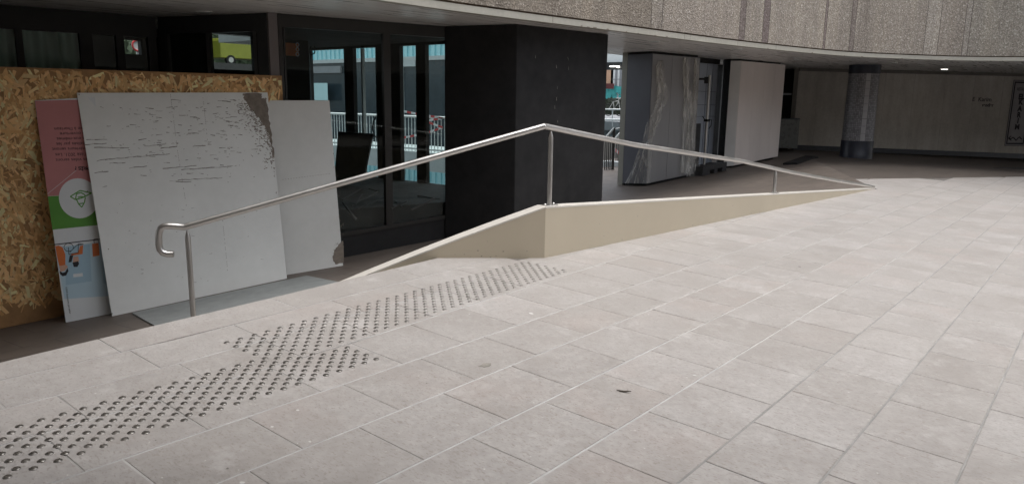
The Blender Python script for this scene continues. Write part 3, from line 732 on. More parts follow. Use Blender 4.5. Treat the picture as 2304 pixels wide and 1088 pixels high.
for k in range(len(F0)-1):
    c = tone_at((cum[k]+cum[k+1])/2); isj = any(cum[k] <= j < cum[k+1] for j in JS)
    a, b_ = f0[k], f0[k+1]
    for z0, z1 in ((ZF0, ZF0+.9), (ZF0+.9, ZF1)):
        fa.face([(a.x, a.y, z0), (b_.x, b_.y, z0), (b_.x, b_.y, z1), (a.x, a.y, z1)], 0, c)
    fb, fc = g0[0], g0[0]
    i0, i1 = F0[k], F0[k+1]
    ta = (i1-i0).normalized(); nn = V((-ta.y, ta.x))*.2
    fa.face([(b_.x, b_.y, ZF0), (a.x, a.y, ZF0), (a.x+nn.x, a.y+nn.y, ZF0), (b_.x+nn.x, b_.y+nn.y, ZF0)], 0, c)
fa.build('concrete_fascia', M['concrete'], ub)
jl = MB()
for j in JS:
    k = min(range(len(cum)), key=lambda q: abs(cum[q]-j)); a = f0[k]; t = (F0[min(k+1, len(F0)-1)]-F0[k-1]).normalized(); n = V((t.y, -t.x))
    wj = random.uniform(.004, .008); p, q = a+n*.003-t*wj, a+n*.003+t*wj
    jl.prism([(p.x, p.y), (q.x, q.y), (q.x-n.x*.02, q.y-n.y*.02), (p.x-n.x*.02, p.y-n.y*.02)], ZF0+.002, ZF1)
jl.build('panel_joints', plain('panel_joint', (.10, .085, .075), .9, var=.4, vscale=4, stretch=(1, 1, .2)), ub)
# unseen gallery added round the plaza, its edge shaped to dim the near paving
RG = spline([V((8, 21.0)), V((12, 17.6)), V((14.2, 12.5)), V((13.4, 8)), V((11, 6.2)), V((7, 5.8)), V((2, 3.9)), V((-3.0, 1.05)), V((-6.6, -0.6))], 8)
OUT = [V((10.5, 44)), V((18, 25)), V((20.5, 12.5)), V((19, 4)), V((14, -4)), V((8, -8)), V((1, -9)), V((-5, -9.5)), V((-13, -9))]
OG = spline(OUT, 8)
m1, m2_, m3, m4 = MB(), MB(), MB(), MB()
for k in range(len(RG)-1):
    a, b_, c, d = RG[k], RG[k+1], OG[k+1], OG[k]
    m1.face([(a.x, a.y, ZS), (b_.x, b_.y, ZS), (c.x, c.y, ZS), (d.x, d.y, ZS)])
    m1.face([(a.x, a.y, ZS+.5), (d.x, d.y, ZS+.5), (c.x, c.y, ZS+.5), (b_.x, b_.y, ZS+.5)])
    m2_.face([(a.x, a.y, ZS-.002), (b_.x, b_.y, ZS-.002), (b_.x, b_.y, ZS+.1), (a.x, a.y, ZS+.1)])
    m3.face([(a.x, a.y, ZS+.1), (b_.x, b_.y, ZS+.1), (b_.x, b_.y, RINGTOP), (a.x, a.y, RINGTOP)], 0, (.95, .94, .92))
    if k > 9: m4.face([(d.x, d.y, -2.2), (c.x, c.y, -2.2), (c.x, c.y, ZS), (d.x, d.y, ZS)])  # unseen wall, first bays left open to light the far wall
m1.build('added_gallery_soffit', M['soffit'], ub); m2_.build('added_gallery_trim', M['trim'], ub); m3.build('added_gallery_fascia', M['concrete'], ub)
tag(m4.build('added_arcade_wall', M['far_wall']), 'long unseen grey wall under the added gallery, left open to let light in', 'wall')
# recessed ceiling lights
def downlight(px, py, label, lit=False, r=0.11):
    p = on_z(px, py, ZS); t = thing('ceiling_light', (p.x, p.y, ZS), label, 'ceiling light', 'recessed lights in the soffit')
    ring = MB(); ring.lathe((p.x, p.y, ZS), [(r*.98, -.0015), (r, -.012), (r*.8, -.016), (r*.74, -.006)], 24); ring.build('rim', M['white_paint'], t, smooth=True)
    d = MB(); d.lathe((p.x, p.y, ZS), [(r*.7, -.010), (r*.7, -.0185)], 24); d.build('diffuser', M['lamp_on'] if lit else M['pale_grey'], t)
downlight(460, 26, 'round ceiling light above the orange chipboard hoarding')
downlight(1472, 93, 'round ceiling light over the film-draped grey box')
downlight(1660, 110, 'round ceiling light between the fascia and the beige box')
downlight(1790, 129, 'round ceiling light just beyond the beige box, nearer of two')
downlight(1794, 134, 'round ceiling light just beyond the beige box, farther of two')
downlight(2010, 141, 'unlit round ceiling light in front of the mosaic column')
downlight(2076, 148, 'dull ceiling light between the mosaic column and the lit lamp')
downlight(2125, 155, 'only lit ceiling light, glowing near the stained far wall', True, .13)

# ------------------------------------------------------------------ shopfront (right part) with plinth, mullions and two panes
FA, FB = V((-9.05, 5.95)), V((-8.33, 8.5))
fd = (FB-FA).normalized(); fn = V((-fd.y, fd.x)); fn = fn if fn.dot(-FA) > 0 else -fn     # towards the camera
def fp(px, py): return on_v(px, py, FA, FB)
ZH0, ZH1 = 2.425, 2.575
pt = lambda x, y: lane_z(x, y)+0.385
def seg(px0, px1): a, b_ = fp(px0, 60), fp(px1, 60); return V((a.x, a.y)), V((b_.x, b_.y))
sf_ = thing('shopfront', (FA.x, FA.y, lane_z(FA.x, FA.y)), 'dark framed two-pane shopfront with black plinth beside the black pillar', 'shopfront')
A_, B_ = seg(602, 1030)
m = MB(); m.wallbox(A_, B_, lambda x, y: lane_z(x, y)-.02, lambda x, y: pt(x, y)-.06, .16, .02); m.build('plinth', M['plinth'], sf_)
m = MB()
m.wallbox(*seg(634, 1030), ZH0, ZH1, .07, 0); m.wallbox(*seg(634, 1030), ZH1, ZS, .05, .025)
m.wallbox(*seg(634, 1030), lambda x, y: pt(x, y)-.06, pt, .09, -.005)
m.wallbox(*seg(861, 877), lambda x, y: pt(x, y), ZH0, .08, -.012)
m.wallbox(*seg(625, 634), lambda x, y: pt(x, y)-.06, ZS-.002, .09, -.012)
m.wallbox(*seg(637.5, 641), lambda x, y: pt(x, y), ZH0, .05, .01)
m.build('frame', M['dark_frame'], sf_)
m = MB(); m.wallbox(*seg(603, 623.5), lambda x, y: lane_z(x, y), ZS-.002, .07, -.022); m.build('corner_panel', M['mauve'], sf_, bevel=.004)
for a, b_ in ((642, 860.5), (877.5, 1029)):
    m = MB(); m.wallbox(*seg(a, b_), pt, ZH0-.002, .008, .03); m.build('window_pane', M['glass'], sf_)

# recessed bay on the left: side return and the long front behind the hoarding
RC0, RC1 = V((-11.05, 5.32)), V((-9.10, 5.90))
LB0, LB1 = V((-11.75, 0.6)), V((-11.06, 5.30))
rb = thing('entrance_screen', (RC0.x, RC0.y, lane_z(RC0.x, RC0.y)), 'black framed glazed return screen between the hoarding and the mauve corner panel', 'glazed screen')
def rseg(a, b_):
    p, q = on_v(a, 60, RC0, RC1), on_v(b_, 60, RC0, RC1); return V((p.x, p.y)), V((q.x, q.y))
m = MB(); m.wallbox(RC0, RC1, 2.36, ZS-.002, .08, 0); m.wallbox(RC0, RC1, lambda x, y: lane_z(x, y), 0.1, .1, 0)
for a, b_ in ((349, 371), (578, 602)): m.wallbox(*rseg(a, b_), .1, 2.36, .1, -.01)
m.build('frame', M['black_frame'], rb)
m = MB()
for a, b_ in ((371, 376), (463, 471), (569, 577)): m.wallbox(*rseg(a, b_), .1, 2.36, .06, -.015)
m.build('mullion', M['dark_frame'], rb)
m = MB(); m.wallbox(*rseg(472, 568), .1, 2.359, .008, .03); m.build('window_pane', M['glass_dark'], rb)
m = MB(); m.wallbox(*rseg(377, 462), .1, 2.359, .008, .03); m.build('window_pane', M['glass_dark'], rb)
lw = thing('shop_window', (LB1.x, LB1.y, lane_z(LB1.x, LB1.y)), 'dark tinted shop window band above the chipboard hoarding, far left', 'shop window')
def lseg(a, b_):
    p, q = on_v(a, 60, LB0, LB1), on_v(b_, 60, LB0, LB1); return V((p.x, p.y)), V((q.x, q.y))
m = MB(); m.wallbox(LB0, LB1, 2.30, ZS-.002, .08, 0); m.wallbox(LB0, LB1, lambda x, y: lane_z(x, y)-.3, .1, .1, 0)
for a, b_ in ((32, 48), (176, 205), (258, 276), (330, 349)): m.wallbox(*lseg(a, b_), .1, 2.3, .09, -.012)
m.build('frame', M['black_frame'], lw)
for a, b_ in ((-60, 31), (49, 175), (206, 257), (277, 329)):
    m = MB(); m.wallbox(*lseg(a, b_), .1, 2.299, .008, .03); m.build('window_pane', M['glass'], lw)
# green curtain added behind the left band to tint its glass
cu = MB(); n_ = 700; D0, D1 = LB0+V((-.2, .1)), LB1+V((-.2, -.95)); prev = None
for k in range(n_+1):
    t = k/n_; p = D0.lerp(D1, t); x = p.x+.035*math.sin(t*118)+.022*math.sin(t*61+1); q = (x, p.y)
    if prev: cu.face([(prev[0], prev[1], .1), (q[0], q[1], .1), (q[0], q[1], 2.35), (prev[0], prev[1], 2.35)])
    prev = q
tag(cu.build('curtain', M['curtain'], smooth=True, fix=True), 'dark green pleated curtain added behind the far-left shop window to tint it green', 'curtain')

# ------------------------------------------------------------------ shop interior shell (one room of the building)
IR = 10.3; ZI = -.19
room = thing('shop_interior', (-11, 8, ZI), 'dark gutted shop room seen through the two-pane shopfront', 'shop room')
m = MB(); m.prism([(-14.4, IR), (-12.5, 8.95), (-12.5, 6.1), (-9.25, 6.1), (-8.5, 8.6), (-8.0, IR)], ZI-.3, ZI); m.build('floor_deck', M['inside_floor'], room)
m = MB()
def wall_y(mb, x0, x1, y, z0, z1, t=.12): mb.prism([(x0, y), (x1, y), (x1, y+t), (x0, y+t)], z0, z1)
def wall_x(mb, y0, y1, x, z0, z1, t=.12): mb.prism([(x-t, y0), (x, y0), (x, y1), (x-t, y1)], z0, z1)
oy0, oy1 = on_v(476, 100, (-12.5, 0), (-12.5, 9)).y, on_v(572, 100, (-12.5, 0), (-12.5, 9)).y  # added opening for the van that stands in for a reflection
oz0 = on_v(540, 158, (-12.5, 0), (-12.5, 9)).z
wall_x(m, 6.1, oy0, -12.5, -1.2, 2.595); wall_x(m, oy1, 8.95, -12.5, -1.2, 2.595); wall_x(m, oy0, oy1, -12.5, -1.2, oz0)
m.prism([(-12.5, 8.95), (-12.62, 8.9), (-14.52, 10.3), (-14.4, 10.35)], -.5, 2.595)
wall_x(m, -2, 2.9, -13.0, -1.5, 2.595)
wy0, wy1 = on_v(272, 100, (-13.0, 0), (-13.0, 9)).y, on_v(317, 100, (-13.0, 0), (-13.0, 9)).y  # added opening, sky beyond stands in for a bright reflection
wz0, wz1 = on_v(295, 122, (-13.0, 0), (-13.0, 9)).z, min(2.58, on_v(295, 90, (-13.0, 0), (-13.0, 9)).z)
wall_x(m, 2.9, wy0, -13.0, -1.5, 2.595); wall_x(m, wy1, 7.0, -13.0, -1.5, 2.595); wall_x(m, wy0, wy1, -13.0, -1.5, wz0)
if wz1 < 2.58: wall_x(m, wy0, wy1, -13.0, wz1, 2.595)
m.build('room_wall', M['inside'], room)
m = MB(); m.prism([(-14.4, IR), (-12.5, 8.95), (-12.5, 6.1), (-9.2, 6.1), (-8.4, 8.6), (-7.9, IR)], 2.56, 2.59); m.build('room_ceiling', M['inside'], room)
# rear glazing, frame members at the openings seen in the photo
rx = lambda px: on_y(px, 110, IR).x
rg = thing('rear_glazing', (-12, IR, ZI), 'black framed rear glazing of the dark shop, courtyard beyond', 'glazed screen')
zt_, zb_ = on_y(915, 103, IR).z, on_y(950, 411, IR).z
m = MB(); wall_y(m, -15, -7.8, IR, zt_, 2.56, .10); wall_y(m, -15, -7.8, IR, ZI, zb_, .10)
for a, b_ in ((640, 695), (773, 793), (845, 858), (862, 898.5), (935, 956.5)): wall_y(m, rx(a), rx(b_), IR, zb_, zt_, .10)
wall_y(m, -7.9, -7.8, IR, zb_, zt_, .1)
m.build('frame', M['black_frame'], rg)
m = MB()
for a, b_ in ((762, 765.5), (767, 771.5), (800, 803.5), (833, 836), (838, 843.5)): m.prism([(rx(a), IR+.13), (rx(b_), IR+.13), (rx(b_), IR+.2), (rx(a), IR+.2)], zb_, zt_)
m.build('outer_bars', M['pale_grey'], rg)
for a, b_ in ((696, 772), (793.5, 844.5), (899, 934.5), (957, 1100)):
    m = MB(); m.prism([(rx(a), IR+.04), (rx(b_), IR+.04), (rx(b_), IR+.048), (rx(a), IR+.048)], zb_, zt_); m.build('window_pane', M['glass'], rg)
# loose things in the shop
YC = 20.0
Y_ = YC-.35
m = MB(); a, b_ = on_y(700, 187, Y_), on_y(738, 226, Y_); m.prism([(a.x, Y_-.006), (b_.x, Y_-.006), (b_.x, Y_), (a.x, Y_)], b_.z, a.z)
tag(m.build('wall_panel', M['pale_cyan']), 'blank pale cyan panel hung on the courtyard building, seen above the white board', 'panel')
Yd = 9.2
q = [on_y(761, 296, Yd+.35), on_y(838, 301, Yd+.35), on_y(817, 402, Yd-.2), on_y(750, 416, Yd-.2)]
m = MB(); bk_ = [p+V((.0, .04, 0)) for p in q]; m.hexa(q, bk_); tag(m.build('charcoal_board', M['dark_board'], fix=True), 'dark charcoal board leaning inside the shop behind the left pane', 'board')
random.seed(5)
for k, (x0, y0, x1, y1, r) in enumerate([(770, 450, 812, 425, .03), (790, 462, 850, 432, .03), (772, 456, 802, 494, .035), (805, 470, 860, 445, .025), (880, 470, 915, 452, .03), (925, 472, 978, 446, .03), (830, 424, 850, 430, .025), (940, 440, 990, 448, .03), (815, 436, 800, 460, .02), (890, 452, 905, 466, .02)]):
    p, q = on_z(x0, y0, ZI+.05+.012*(k % 4)), on_z(x1, y1, ZI+.05+.03*(k % 3))
    if p.y > IR-.1 or q.y > IR-.1:
        f = (IR-.15)/max(p.y, q.y); p = CAMP+(p-CAMP)*f if p.y > IR-.1 else p; q = CAMP+(q-CAMP)*f if q.y > IR-.1 else q
    m = MB(); d = (q-p); rm = d.to_track_quat('X', 'Z').to_matrix(); m.box((p+q)/2, (d.length, r*.7, r*.7), rm)
    lab = ['pale dusty batten nearest the white board inside the shop', 'long dusty batten crossing the left pane floor', 'bluish batten slanting towards the viewer at the left pane', 'dusty batten ending at the centre mullion', 'short dusty batten just right of the centre mullion', 'dusty batten slanting low across the right pane', 'short batten stub under the leaning charcoal board', 'thin batten near the black pillar inside the shop', 'short cross batten beneath the long left batten', 'stubby batten lying right of the mullion, behind the others'][k]
    tag(m.build('floor_batten', M['batten']), lab, 'batten', 'battens strewn on the shop floor')
def cable(pts, label, r=.012):
    m = MB(); m.tube(pts, r, 8); tag(m.build('cable', M['black'], smooth=True), label, 'cable', 'cables hanging in the shop')
cable([on_y(700, 70, 9.9), on_y(704, 92, 9.9), on_y(709, 108, 9.9), on_y(708, 120, 9.9), on_y(700, 124, 9.9), on_y(695, 116, 9.9), on_y(700, 104, 9.9), on_y(697, 150, 9.9), on_y(694, 230, 9.9)], 'looped black cable hanging at top left of the shop')
cable([on_y(846, 262, 9.6), on_y(840, 275, 9.6), on_y(838, 290, 9.6), on_y(842, 305, 9.6), on_y(848, 310, 9.6)], 'black cable loop hanging by the centre mullion')
op = thing('reflected_panel', on_v(657, 110, (-12.2, 0), (-12.2, 9)), 'orange panel with three white rings standing in for a reflection in the shop pane', 'sign')  # added in the room in place of a reflection in the pane
P0 = (-12.2, 0); P1 = (-12.2, 9)
m = MB(); a, b_ = on_v(638, 96, P0, P1), on_v(673, 127, P0, P1); m.prism([(-12.23, a.y), (-12.2, a.y), (-12.2, b_.y), (-12.23, b_.y)], b_.z, a.z); m.build('panel', M['orange'], op)
for py in (101, 111.5, 122.5):
    p = on_v(669, py, P0, P1); m = MB()
    for k in range(16):
        a0, a1 = k/16*6.2832, (k+1)/16*6.2832; r0, r1 = .022, .042
        m.face([(-12.195, p.y+r0*math.cos(a0), p.z+r0*math.sin(a0)), (-12.195, p.y+r1*math.cos(a0), p.z+r1*math.sin(a0)), (-12.195, p.y+r1*math.cos(a1), p.z+r1*math.sin(a1)), (-12.195, p.y+r0*math.cos(a1), p.z+r0*math.sin(a1))])
    m.build('ring', M['white_dot'], op)

# ------------------------------------------------------------------ hoarding of oriented strand board
HA, HB = V((-9.95, 1.1)), V((-8.93, 5.98))
HA = V((-9.68-.75*.199, 2.45-.75)); hd = (V((-8.93, 5.98))-V((-9.68, 2.45))).normalized(); HB = V((-8.93, 5.98))
hn = V((hd.y, -hd.x)); hn = hn if hn.dot(-HA) > 0 else -hn
HB = HB - hd*0.03
HTOP = 1.768
ho = thing('chipboard_hoarding', ((HA.x+HB.x)/2, (HA.y+HB.y)/2, lane_z(HA.x, HA.y)), 'orange brown oriented strand board hoarding across the recessed shop, boards leaning on it', 'hoarding')
m = MB(); m.wallbox(HA, HB, lambda x, y: lane_z(x, y)+.004, HTOP, .022); m.build('panel', plain('strand_core', (0.36, 0.20, 0.085), .7, var=.2, vscale=8), ho)
random.seed(3); ss = MB(); LH = (HB-HA).length
pal = [tuple(min(.8, v*k_) for v, k_ in zip(c_, (1.62, 1.74, 1.80))) for c_ in [(0.43, 0.245, 0.10), (0.49, 0.295, 0.13), (0.40, 0.215, 0.085), (0.54, 0.345, 0.165), (0.34, 0.175, 0.066), (0.60, 0.41, 0.21), (0.46, 0.27, 0.115), (0.44, 0.25, 0.105), (0.50, 0.30, 0.14)]]
n3, h3 = V((hn.x, hn.y, 0)), V((hd.x, hd.y, 0))
for k in range(6500):
    s_, z = random.uniform(0, LH), random.uniform(-.95, HTOP)
    L_, W_ = random.uniform(.07, .21), random.uniform(.012, .050)
    ang = random.gauss(1.57, .62) if random.random() < .75 else random.uniform(0, 3.14)
    ca, sa = math.cos(ang), math.sin(ang)
    loc = [(-L_/2, -W_*.5*random.uniform(.5, 1)), (L_/2*random.uniform(.5, .9), -W_/2), (L_/2, W_*.3), (L_/2*.8, W_/2), (-L_/2*random.uniform(.7, 1), W_/2*random.uniform(.4, 1))]
    pp = [(s_+a*ca-b_*sa, z+a*sa+b_*ca) for a, b_ in loc]
    if any(q[0] < .004 or q[0] > LH-.004 or q[1] > HTOP-.004 for q in pp): continue
    base = V((HA.x, HA.y, 0))
    if any(q[1] < lane_z(HA.x+hd.x*q[0], HA.y+hd.y*q[0])+.01 for q in pp): continue
    d0 = .0008+random.random()*.0035; tl = random.uniform(-.006, .006); tl2 = random.uniform(-.003, .003)
    c = random.choice(pal); f = random.uniform(.82, 1.16)
    ss.face([base+h3*q[0]+V((0, 0, q[1]))+n3*(d0+tl*(q[0]-s_)+tl2*(q[1]-z)) for q in pp], 0, tuple(x*f for x in c))
ss.build('strand_face', M['strands'], ho)

# ------------------------------------------------------------------ leaning boards
def lean_board(name, B1, B2, T1, T2, t, mat, label, cat, group=None, matidx=None):
    """slab from four front corners (bottom left, bottom right, top left, top right); returns thing and frame"""
    root = thing(name, (B1+B2)/2, label, cat, group)
    X = (B2-B1).normalized(); Yv = ((T1-B1)+(T2-B2)).normalized(); nz = X.cross(Yv).normalized()
    if nz.dot(CAMP-B1) < 0: nz = -nz
    T1, T2 = [CAMP+(p-CAMP)*((B1-CAMP).dot(nz)/(p-CAMP).dot(nz)) for p in (T1, T2)]
    m = MB(); fr = [B1, B2, T2, T1]; m.hexa([p-nz*t for p in fr], fr)
    root['label'] = label
    if name == 'poster_board': m.build('panel', mat, root, bevel=.0012)
    return root, X, Yv, nz, m
HPA, HPB = HA+hn*.012, HB+hn*.012
B1, B2 = on_lane(252, 711), on_lane(646, 626)
T1, T2 = on_v(173, 209, HA+hn*.05, HB+hn*.05), on_v(602, 208, HA+hn*.05, HB+hn*.05)
wb, X, Yv, nz, wbm = lean_board('white_board', B1, B2, T1, T2, .012, M['white_board'], 'large scuffed white board with a brown scraped corner, leaning on the chipboard hoarding', 'board', 'white boards leaning on the shopfronts')
def wpt(s, t, e=.0008): return (B1.lerp(B2, s)).lerp(T1.lerp(T2, s), t)+nz*e       # s, t in 0..1
def wpx(px, py, e=.0008): return on_p(px, py, B1, nz)+nz*e
random.seed(21)
sc = MB()
def scr(x0, y0, x1, y1, w_=1.6):
    n = max(2, int(abs(x1-x0)/9)); pts = [(x0+(x1-x0)*k/n+random.uniform(-1, 1), y0+(y1-y0)*k/n+random.uniform(-.8, .8)) for k in range(n+1)]
    for a, b_ in zip(pts, pts[1:]):
        h = w_*random.uniform(.25, .75); sc.face([wpx(a[0], a[1]-h), wpx(a[0], a[1]+h), wpx(b_[0], b_[1]+h*.8), wpx(b_[0], b_[1]-h*.8)][::-1])
for s_ in [(195, 314, 242, 314), (192, 325, 240, 323), (212, 332, 290, 333), (325, 329, 372, 324), (361, 334, 398, 329), (236, 359, 382, 346), (217, 362, 262, 356), (246, 367, 283, 366), (213, 389, 243, 386), (367, 379, 443, 373), (408, 382, 520, 374), (385, 224, 406, 226), (433, 329, 463, 327), (312, 315, 330, 312), (490, 227, 520, 229), (225, 241, 233, 243), (327, 243, 345, 245), (434, 265, 450, 267), (290, 378, 330, 374), (400, 405, 500, 400), (395, 408, 430, 409), (230, 420, 240, 418)]: scr(*s_)
for k in range(230):
    x = random.triangular(185, 600, 520); y = random.triangular(212, 430, 250); ln = random.choice([2, 3, 4, 6, 9, 14]); scr(x, y, x+ln, y+random.uniform(-1, 1), random.uniform(.6, 1.5))
for k in range(40):
    x, y = random.uniform(260, 620), random.uniform(430, 640)
    if y < 690-(x-250)*.2: scr(x, y, x+random.choice([1.5, 2, 3, 7]), y+random.uniform(-2, 2), random.uniform(.5, 1.1))
for x0, y0, x1, y1 in ((383, 212, 398, 330), (398, 332, 420, 470), (456, 215, 468, 330), (500, 490, 512, 610)):       # faint long vertical scores
    n = 26
    for k in range(n):
        if random.random() < .6:
            a, b_ = k/n, (k+.7)/n; xa, ya, xb, yb = x0+(x1-x0)*a, y0+(y1-y0)*a, x0+(x1-x0)*b_, y0+(y1-y0)*b_
            sc.face([wpx(xa, ya), wpx(xa+.7, ya), wpx(xb+.7, yb), wpx(xb, yb)][::-1])
for x, y in ((178, 213), (244, 560), (252, 705), (197, 430)): sc.face([wpx(x+1.6*math.cos(k), y+1.6*math.sin(k)) for k in range(6)])
sp = MB()
core = [(546, 211), (588, 211), (589, 219), (594, 221), (600, 222), (602.5, 240), (605, 262), (609, 290), (613, 318), (617, 352), (614, 360), (611, 330), (606, 310), (602, 298), (597, 288), (590, 278), (585, 268), (578, 262), (572, 252), (563, 245), (556, 232), (549, 222)]
def jag(P, amp, n=4):
    out = []
    for a, b_ in zip(P, P[1:]+P[:1]):
        for k in range(n): out.append((a[0]+(b_[0]-a[0])*k/n+random.uniform(-amp, amp)*(k > 0), a[1]+(b_[1]-a[1])*k/n+random.uniform(-amp, amp)*(k > 0)))
    return out
bm = bmesh.new()
def poly_fill(mb, P, fn):
    import mathutils.geometry as mg
    pts_ = [V((p[0], p[1], 0)) for p in P]; tri = mg.tessellate_polygon([pts_])
    for t in tri: mb.face([fn(*P[i]) for i in t])
poly_fill(sp, jag(core, 2.2), lambda x, y: wpx(x, y, .0013))
for k in range(300):
    e_ = random.random(); i = random.randrange(10, len(core)-1); cx0, cy0 = core[i]
    x, y = cx0-abs(random.gauss(0, 16)), cy0+random.gauss(0, 9)
    if x < 200 or y < 212: continue
    L_, W_ = random.uniform(1, 7), random.uniform(.5, 2.2); sl_ = random.uniform(-.5, .9)
    sp.face([wpx(x, y, .0010), wpx(x+L_, y+L_*sl_, .0010), wpx(x+L_*.8, y+L_*sl_+W_, .0010), wpx(x+.5, y+W_, .0010)][::-1])
for k in range(70):
    y = random.uniform(300, 480); x = 607+(y-300)*.16+random.uniform(-9, 4)
    if x > 603+(y-210)*.1055-5: continue
    sp.face([wpx(x, y, .0011), wpx(x+random.uniform(1, 4), y+random.uniform(-1, 3), .0011), wpx(x+random.uniform(0, 3), y+random.uniform(2, 6), .0011)])
def join(dst, src, mi):
    i = len(dst.v); dst.v += src.v; dst.f += [tuple(i+a for a in f) for f in src.f]; dst.m += [mi]*len(src.f); dst.c += [None]*len(src.f)
join(wbm, sc, 1); join(wbm, sp, 2); wbm.build('panel', [M['white_board'], M['scratch'], M['scrape']], wb, bevel=.0012)
# second white board against the shopfront
W1, W2 = on_lane(645.5, 618), on_lane(772, 597)
fo = fn*.20
U1, U2 = on_v(600, 226, FA+fo, FB+fo), on_v(741, 226, FA+fo, FB+fo)
W0 = W1+(W1-W2)*.5; U0 = U1+(U1-U2)*.2
wb2, X2, Y2, nz2, wbm2 = lean_board('white_board', W1, W2, U1, U2, .012, M['white_board'], 'narrower white board with one scraped lower corner, between the scuffed board and shop pane', 'board', 'white boards leaning on the shopfronts')
def w2px(px, py, e=.0010): return on_p(px, py, W1, nz2)+nz2*e
sp = MB(); core2 = [(771.5, 541), (773, 560), (773.5, 590), (754, 594), (748, 578), (752, 562), (760, 553), (766, 546)]
poly_fill(sp, jag(core2, 1.8), lambda x, y: w2px(x, y, .0013))
for k in range(70):
    a = random.uniform(1.7, 4.3); r0 = random.uniform(6, 18); x, y = 762+math.cos(a)*r0*.9, 568+math.sin(-a)*r0*1.4; L_ = random.uniform(2, 7)
    sp.face([w2px(x, y), w2px(x+math.cos(a)*-L_, y-math.sin(-a)*L_*.5), w2px(x+math.cos(a)*-L_+1, y+1.4)])
for k in range(40):
    y = random.uniform(300, 540); x = 748+(y-226)*.082+random.uniform(-10, 2); sp.face([w2px(x, y), w2px(x+random.uniform(.5, 1.4), y+.3), w2px(x+random.uniform(0, 1.5), y+random.uniform(2, 7))])
for k in range(18):
    t = k/18; sp.face([w2px(634+t*110, 404-t*14), w2px(634+t*110+4, 403.4-t*14), w2px(634+t*110+4, 404.3-t*14)])
join(wbm2, sp, 1); wbm2.build('panel', [M['white_board'], M['scrape']], wb2, bevel=.0012)
# poster board, upside down, behind the scuffed board
Q1 = on_lane(148, 725); QT = on_v(78, 226, HA+hn*.022, HB+hn*.022)
Xp = (on_lane(245, 706)-Q1).normalized(); Q2 = Q1+Xp*.60; QT2 = QT+Xp*.60
pb, Xq, Yq, nq, _ = lean_board('poster_board', Q1, Q2, QT, QT2, .010, M['print_white'], 'upside-down printed poster board, pink, green and pale blue, tucked behind the scuffed white board', 'poster board')
def pq(px, py, e): return on_p(px, py, Q1, nq)+nq*e
def ppoly(P, e): mb = MB(); poly_fill(mb, P, lambda x, y: pq(x, y, e)); return mb
def part_poly(name, P, e, mat, label=None):
    o = ppoly(P, e).build(name, M[mat], pb); 
    if label: o['label'] = label
part_poly('pink_field', [(78.6, 227), (200, 224), (232, 434), (107.5, 441)], .0006, 'print_pink', 'faded pink upper field of the poster')
part_poly('green_field', [(107.6, 441.5), (232, 434.5), (241, 504), (118, 516.5)], .0006, 'print_green', 'green lower field of the poster')
circ = [(177+44.5*math.cos(a/36*6.2832)+2*math.sin(a/36*6.2832), 446+45*math.sin(a/36*6.2832)) for a in range(36)]
part_poly('white_disc', circ, .0011, 'print_white')
part_poly('pale_blue_field', [(123.5, 556), (240, 543), (262, 664), (145, 672)], .0006, 'print_blue')
part_poly('door_drawing', [(146, 556), (202, 549), (206, 632), (148, 641)], .0009, 'print_blue_dark')
part_poly('door_drawing', [(230, 580), (250, 578), (255, 636), (233, 638)], .0009, 'print_blue_dark')
part_poly('nameplate', [(164.5, 616), (186, 613.5), (186.5, 621), (165, 623.5)], .0013, 'print_white')
part_poly('ground_line', [(121, 549), (262, 532.5), (262, 534.6), (121.3, 551.2)], .0013, 'print_black')
def stroke(name, pts, w_, e, mat):
    mb = MB()
    for a, b_ in zip(pts, pts[1:]):
        d = V((b_[0]-a[0], b_[1]-a[1])); 
        if d.length < 1e-6: continue
        d.normalize(); n = V((-d.y, d.x))*w_/2
        mb.face([pq(a[0]-n.x, a[1]-n.y, e), pq(a[0]+n.x, a[1]+n.y, e), pq(b_[0]+n.x, b_[1]+n.y, e), pq(b_[0]-n.x, b_[1]-n.y, e)])
    return mb.build(name, M[mat], pb)
# walking figure and cyclist drawings (upside down)
part_poly('figure_drawing', [(124, 553), (132, 552), (141, 556), (147, 572), (147, 596), (141, 599), (133, 597), (129, 580)], .0014, 'print_orange')
part_poly('figure_drawing', [(133, 598), (149, 595), (153, 600), (145, 609), (136, 611)], .0015, 'print_skin')
part_poly('figure_drawing', [(134, 609), (141, 613), (147, 611), (152, 602), (154, 609), (149, 619), (141, 621), (135, 616)], .0017, 'print_black')
part_poly('figure_drawing', [(180, 553), (187, 551), (186, 571), (160, 575), (160, 570), (176, 567)], .0014, 'print_orange')
part_poly('figure_drawing', [(157, 574), (165, 573), (161, 589), (154, 590)], .0014, 'print_black')
part_poly('figure_drawing', [(165, 577), (176, 576), (178, 588), (164, 590)], .0014, 'print_skin')
part_poly('figure_drawing', [(163, 590), (176, 587), (178, 593), (174, 600), (166, 600)], .0017, 'print_black')
part_poly('figure_drawing', [(207, 548), (222, 546), (224, 574), (209, 577)], .0014, 'print_orange')
stroke('bicycle_drawing', [(154.5+10.5*math.cos(a/24*6.2832), 556+9*math.sin(a/24*6.2832)) for a in range(25)], 1.3, .0018, 'print_black')
stroke('bicycle_drawing', [(154, 556), (155, 572), (176, 568), (176, 548), (188, 549), (173, 551), (157, 567)], 1.5, .0018, 'print_black')
stroke('bicycle_drawing', [(212, 547), (211, 538), (220, 537), (222, 546)], 1.4, .0018, 'print_black')
for P in ([(158, 442), (180, 428.5), (206, 434), (187, 444), (170, 449), (158, 442)], [(170, 447), (172, 436), (182, 433), (191, 438), (191, 444)], [(171, 446), (177, 459), (184, 466), (190, 455), (192, 444)], [(175, 444), (182, 442), (190, 443)], [(178, 458), (188, 457)]):
    stroke('cone_emblem', P, 2.6, .0016, 'print_green')
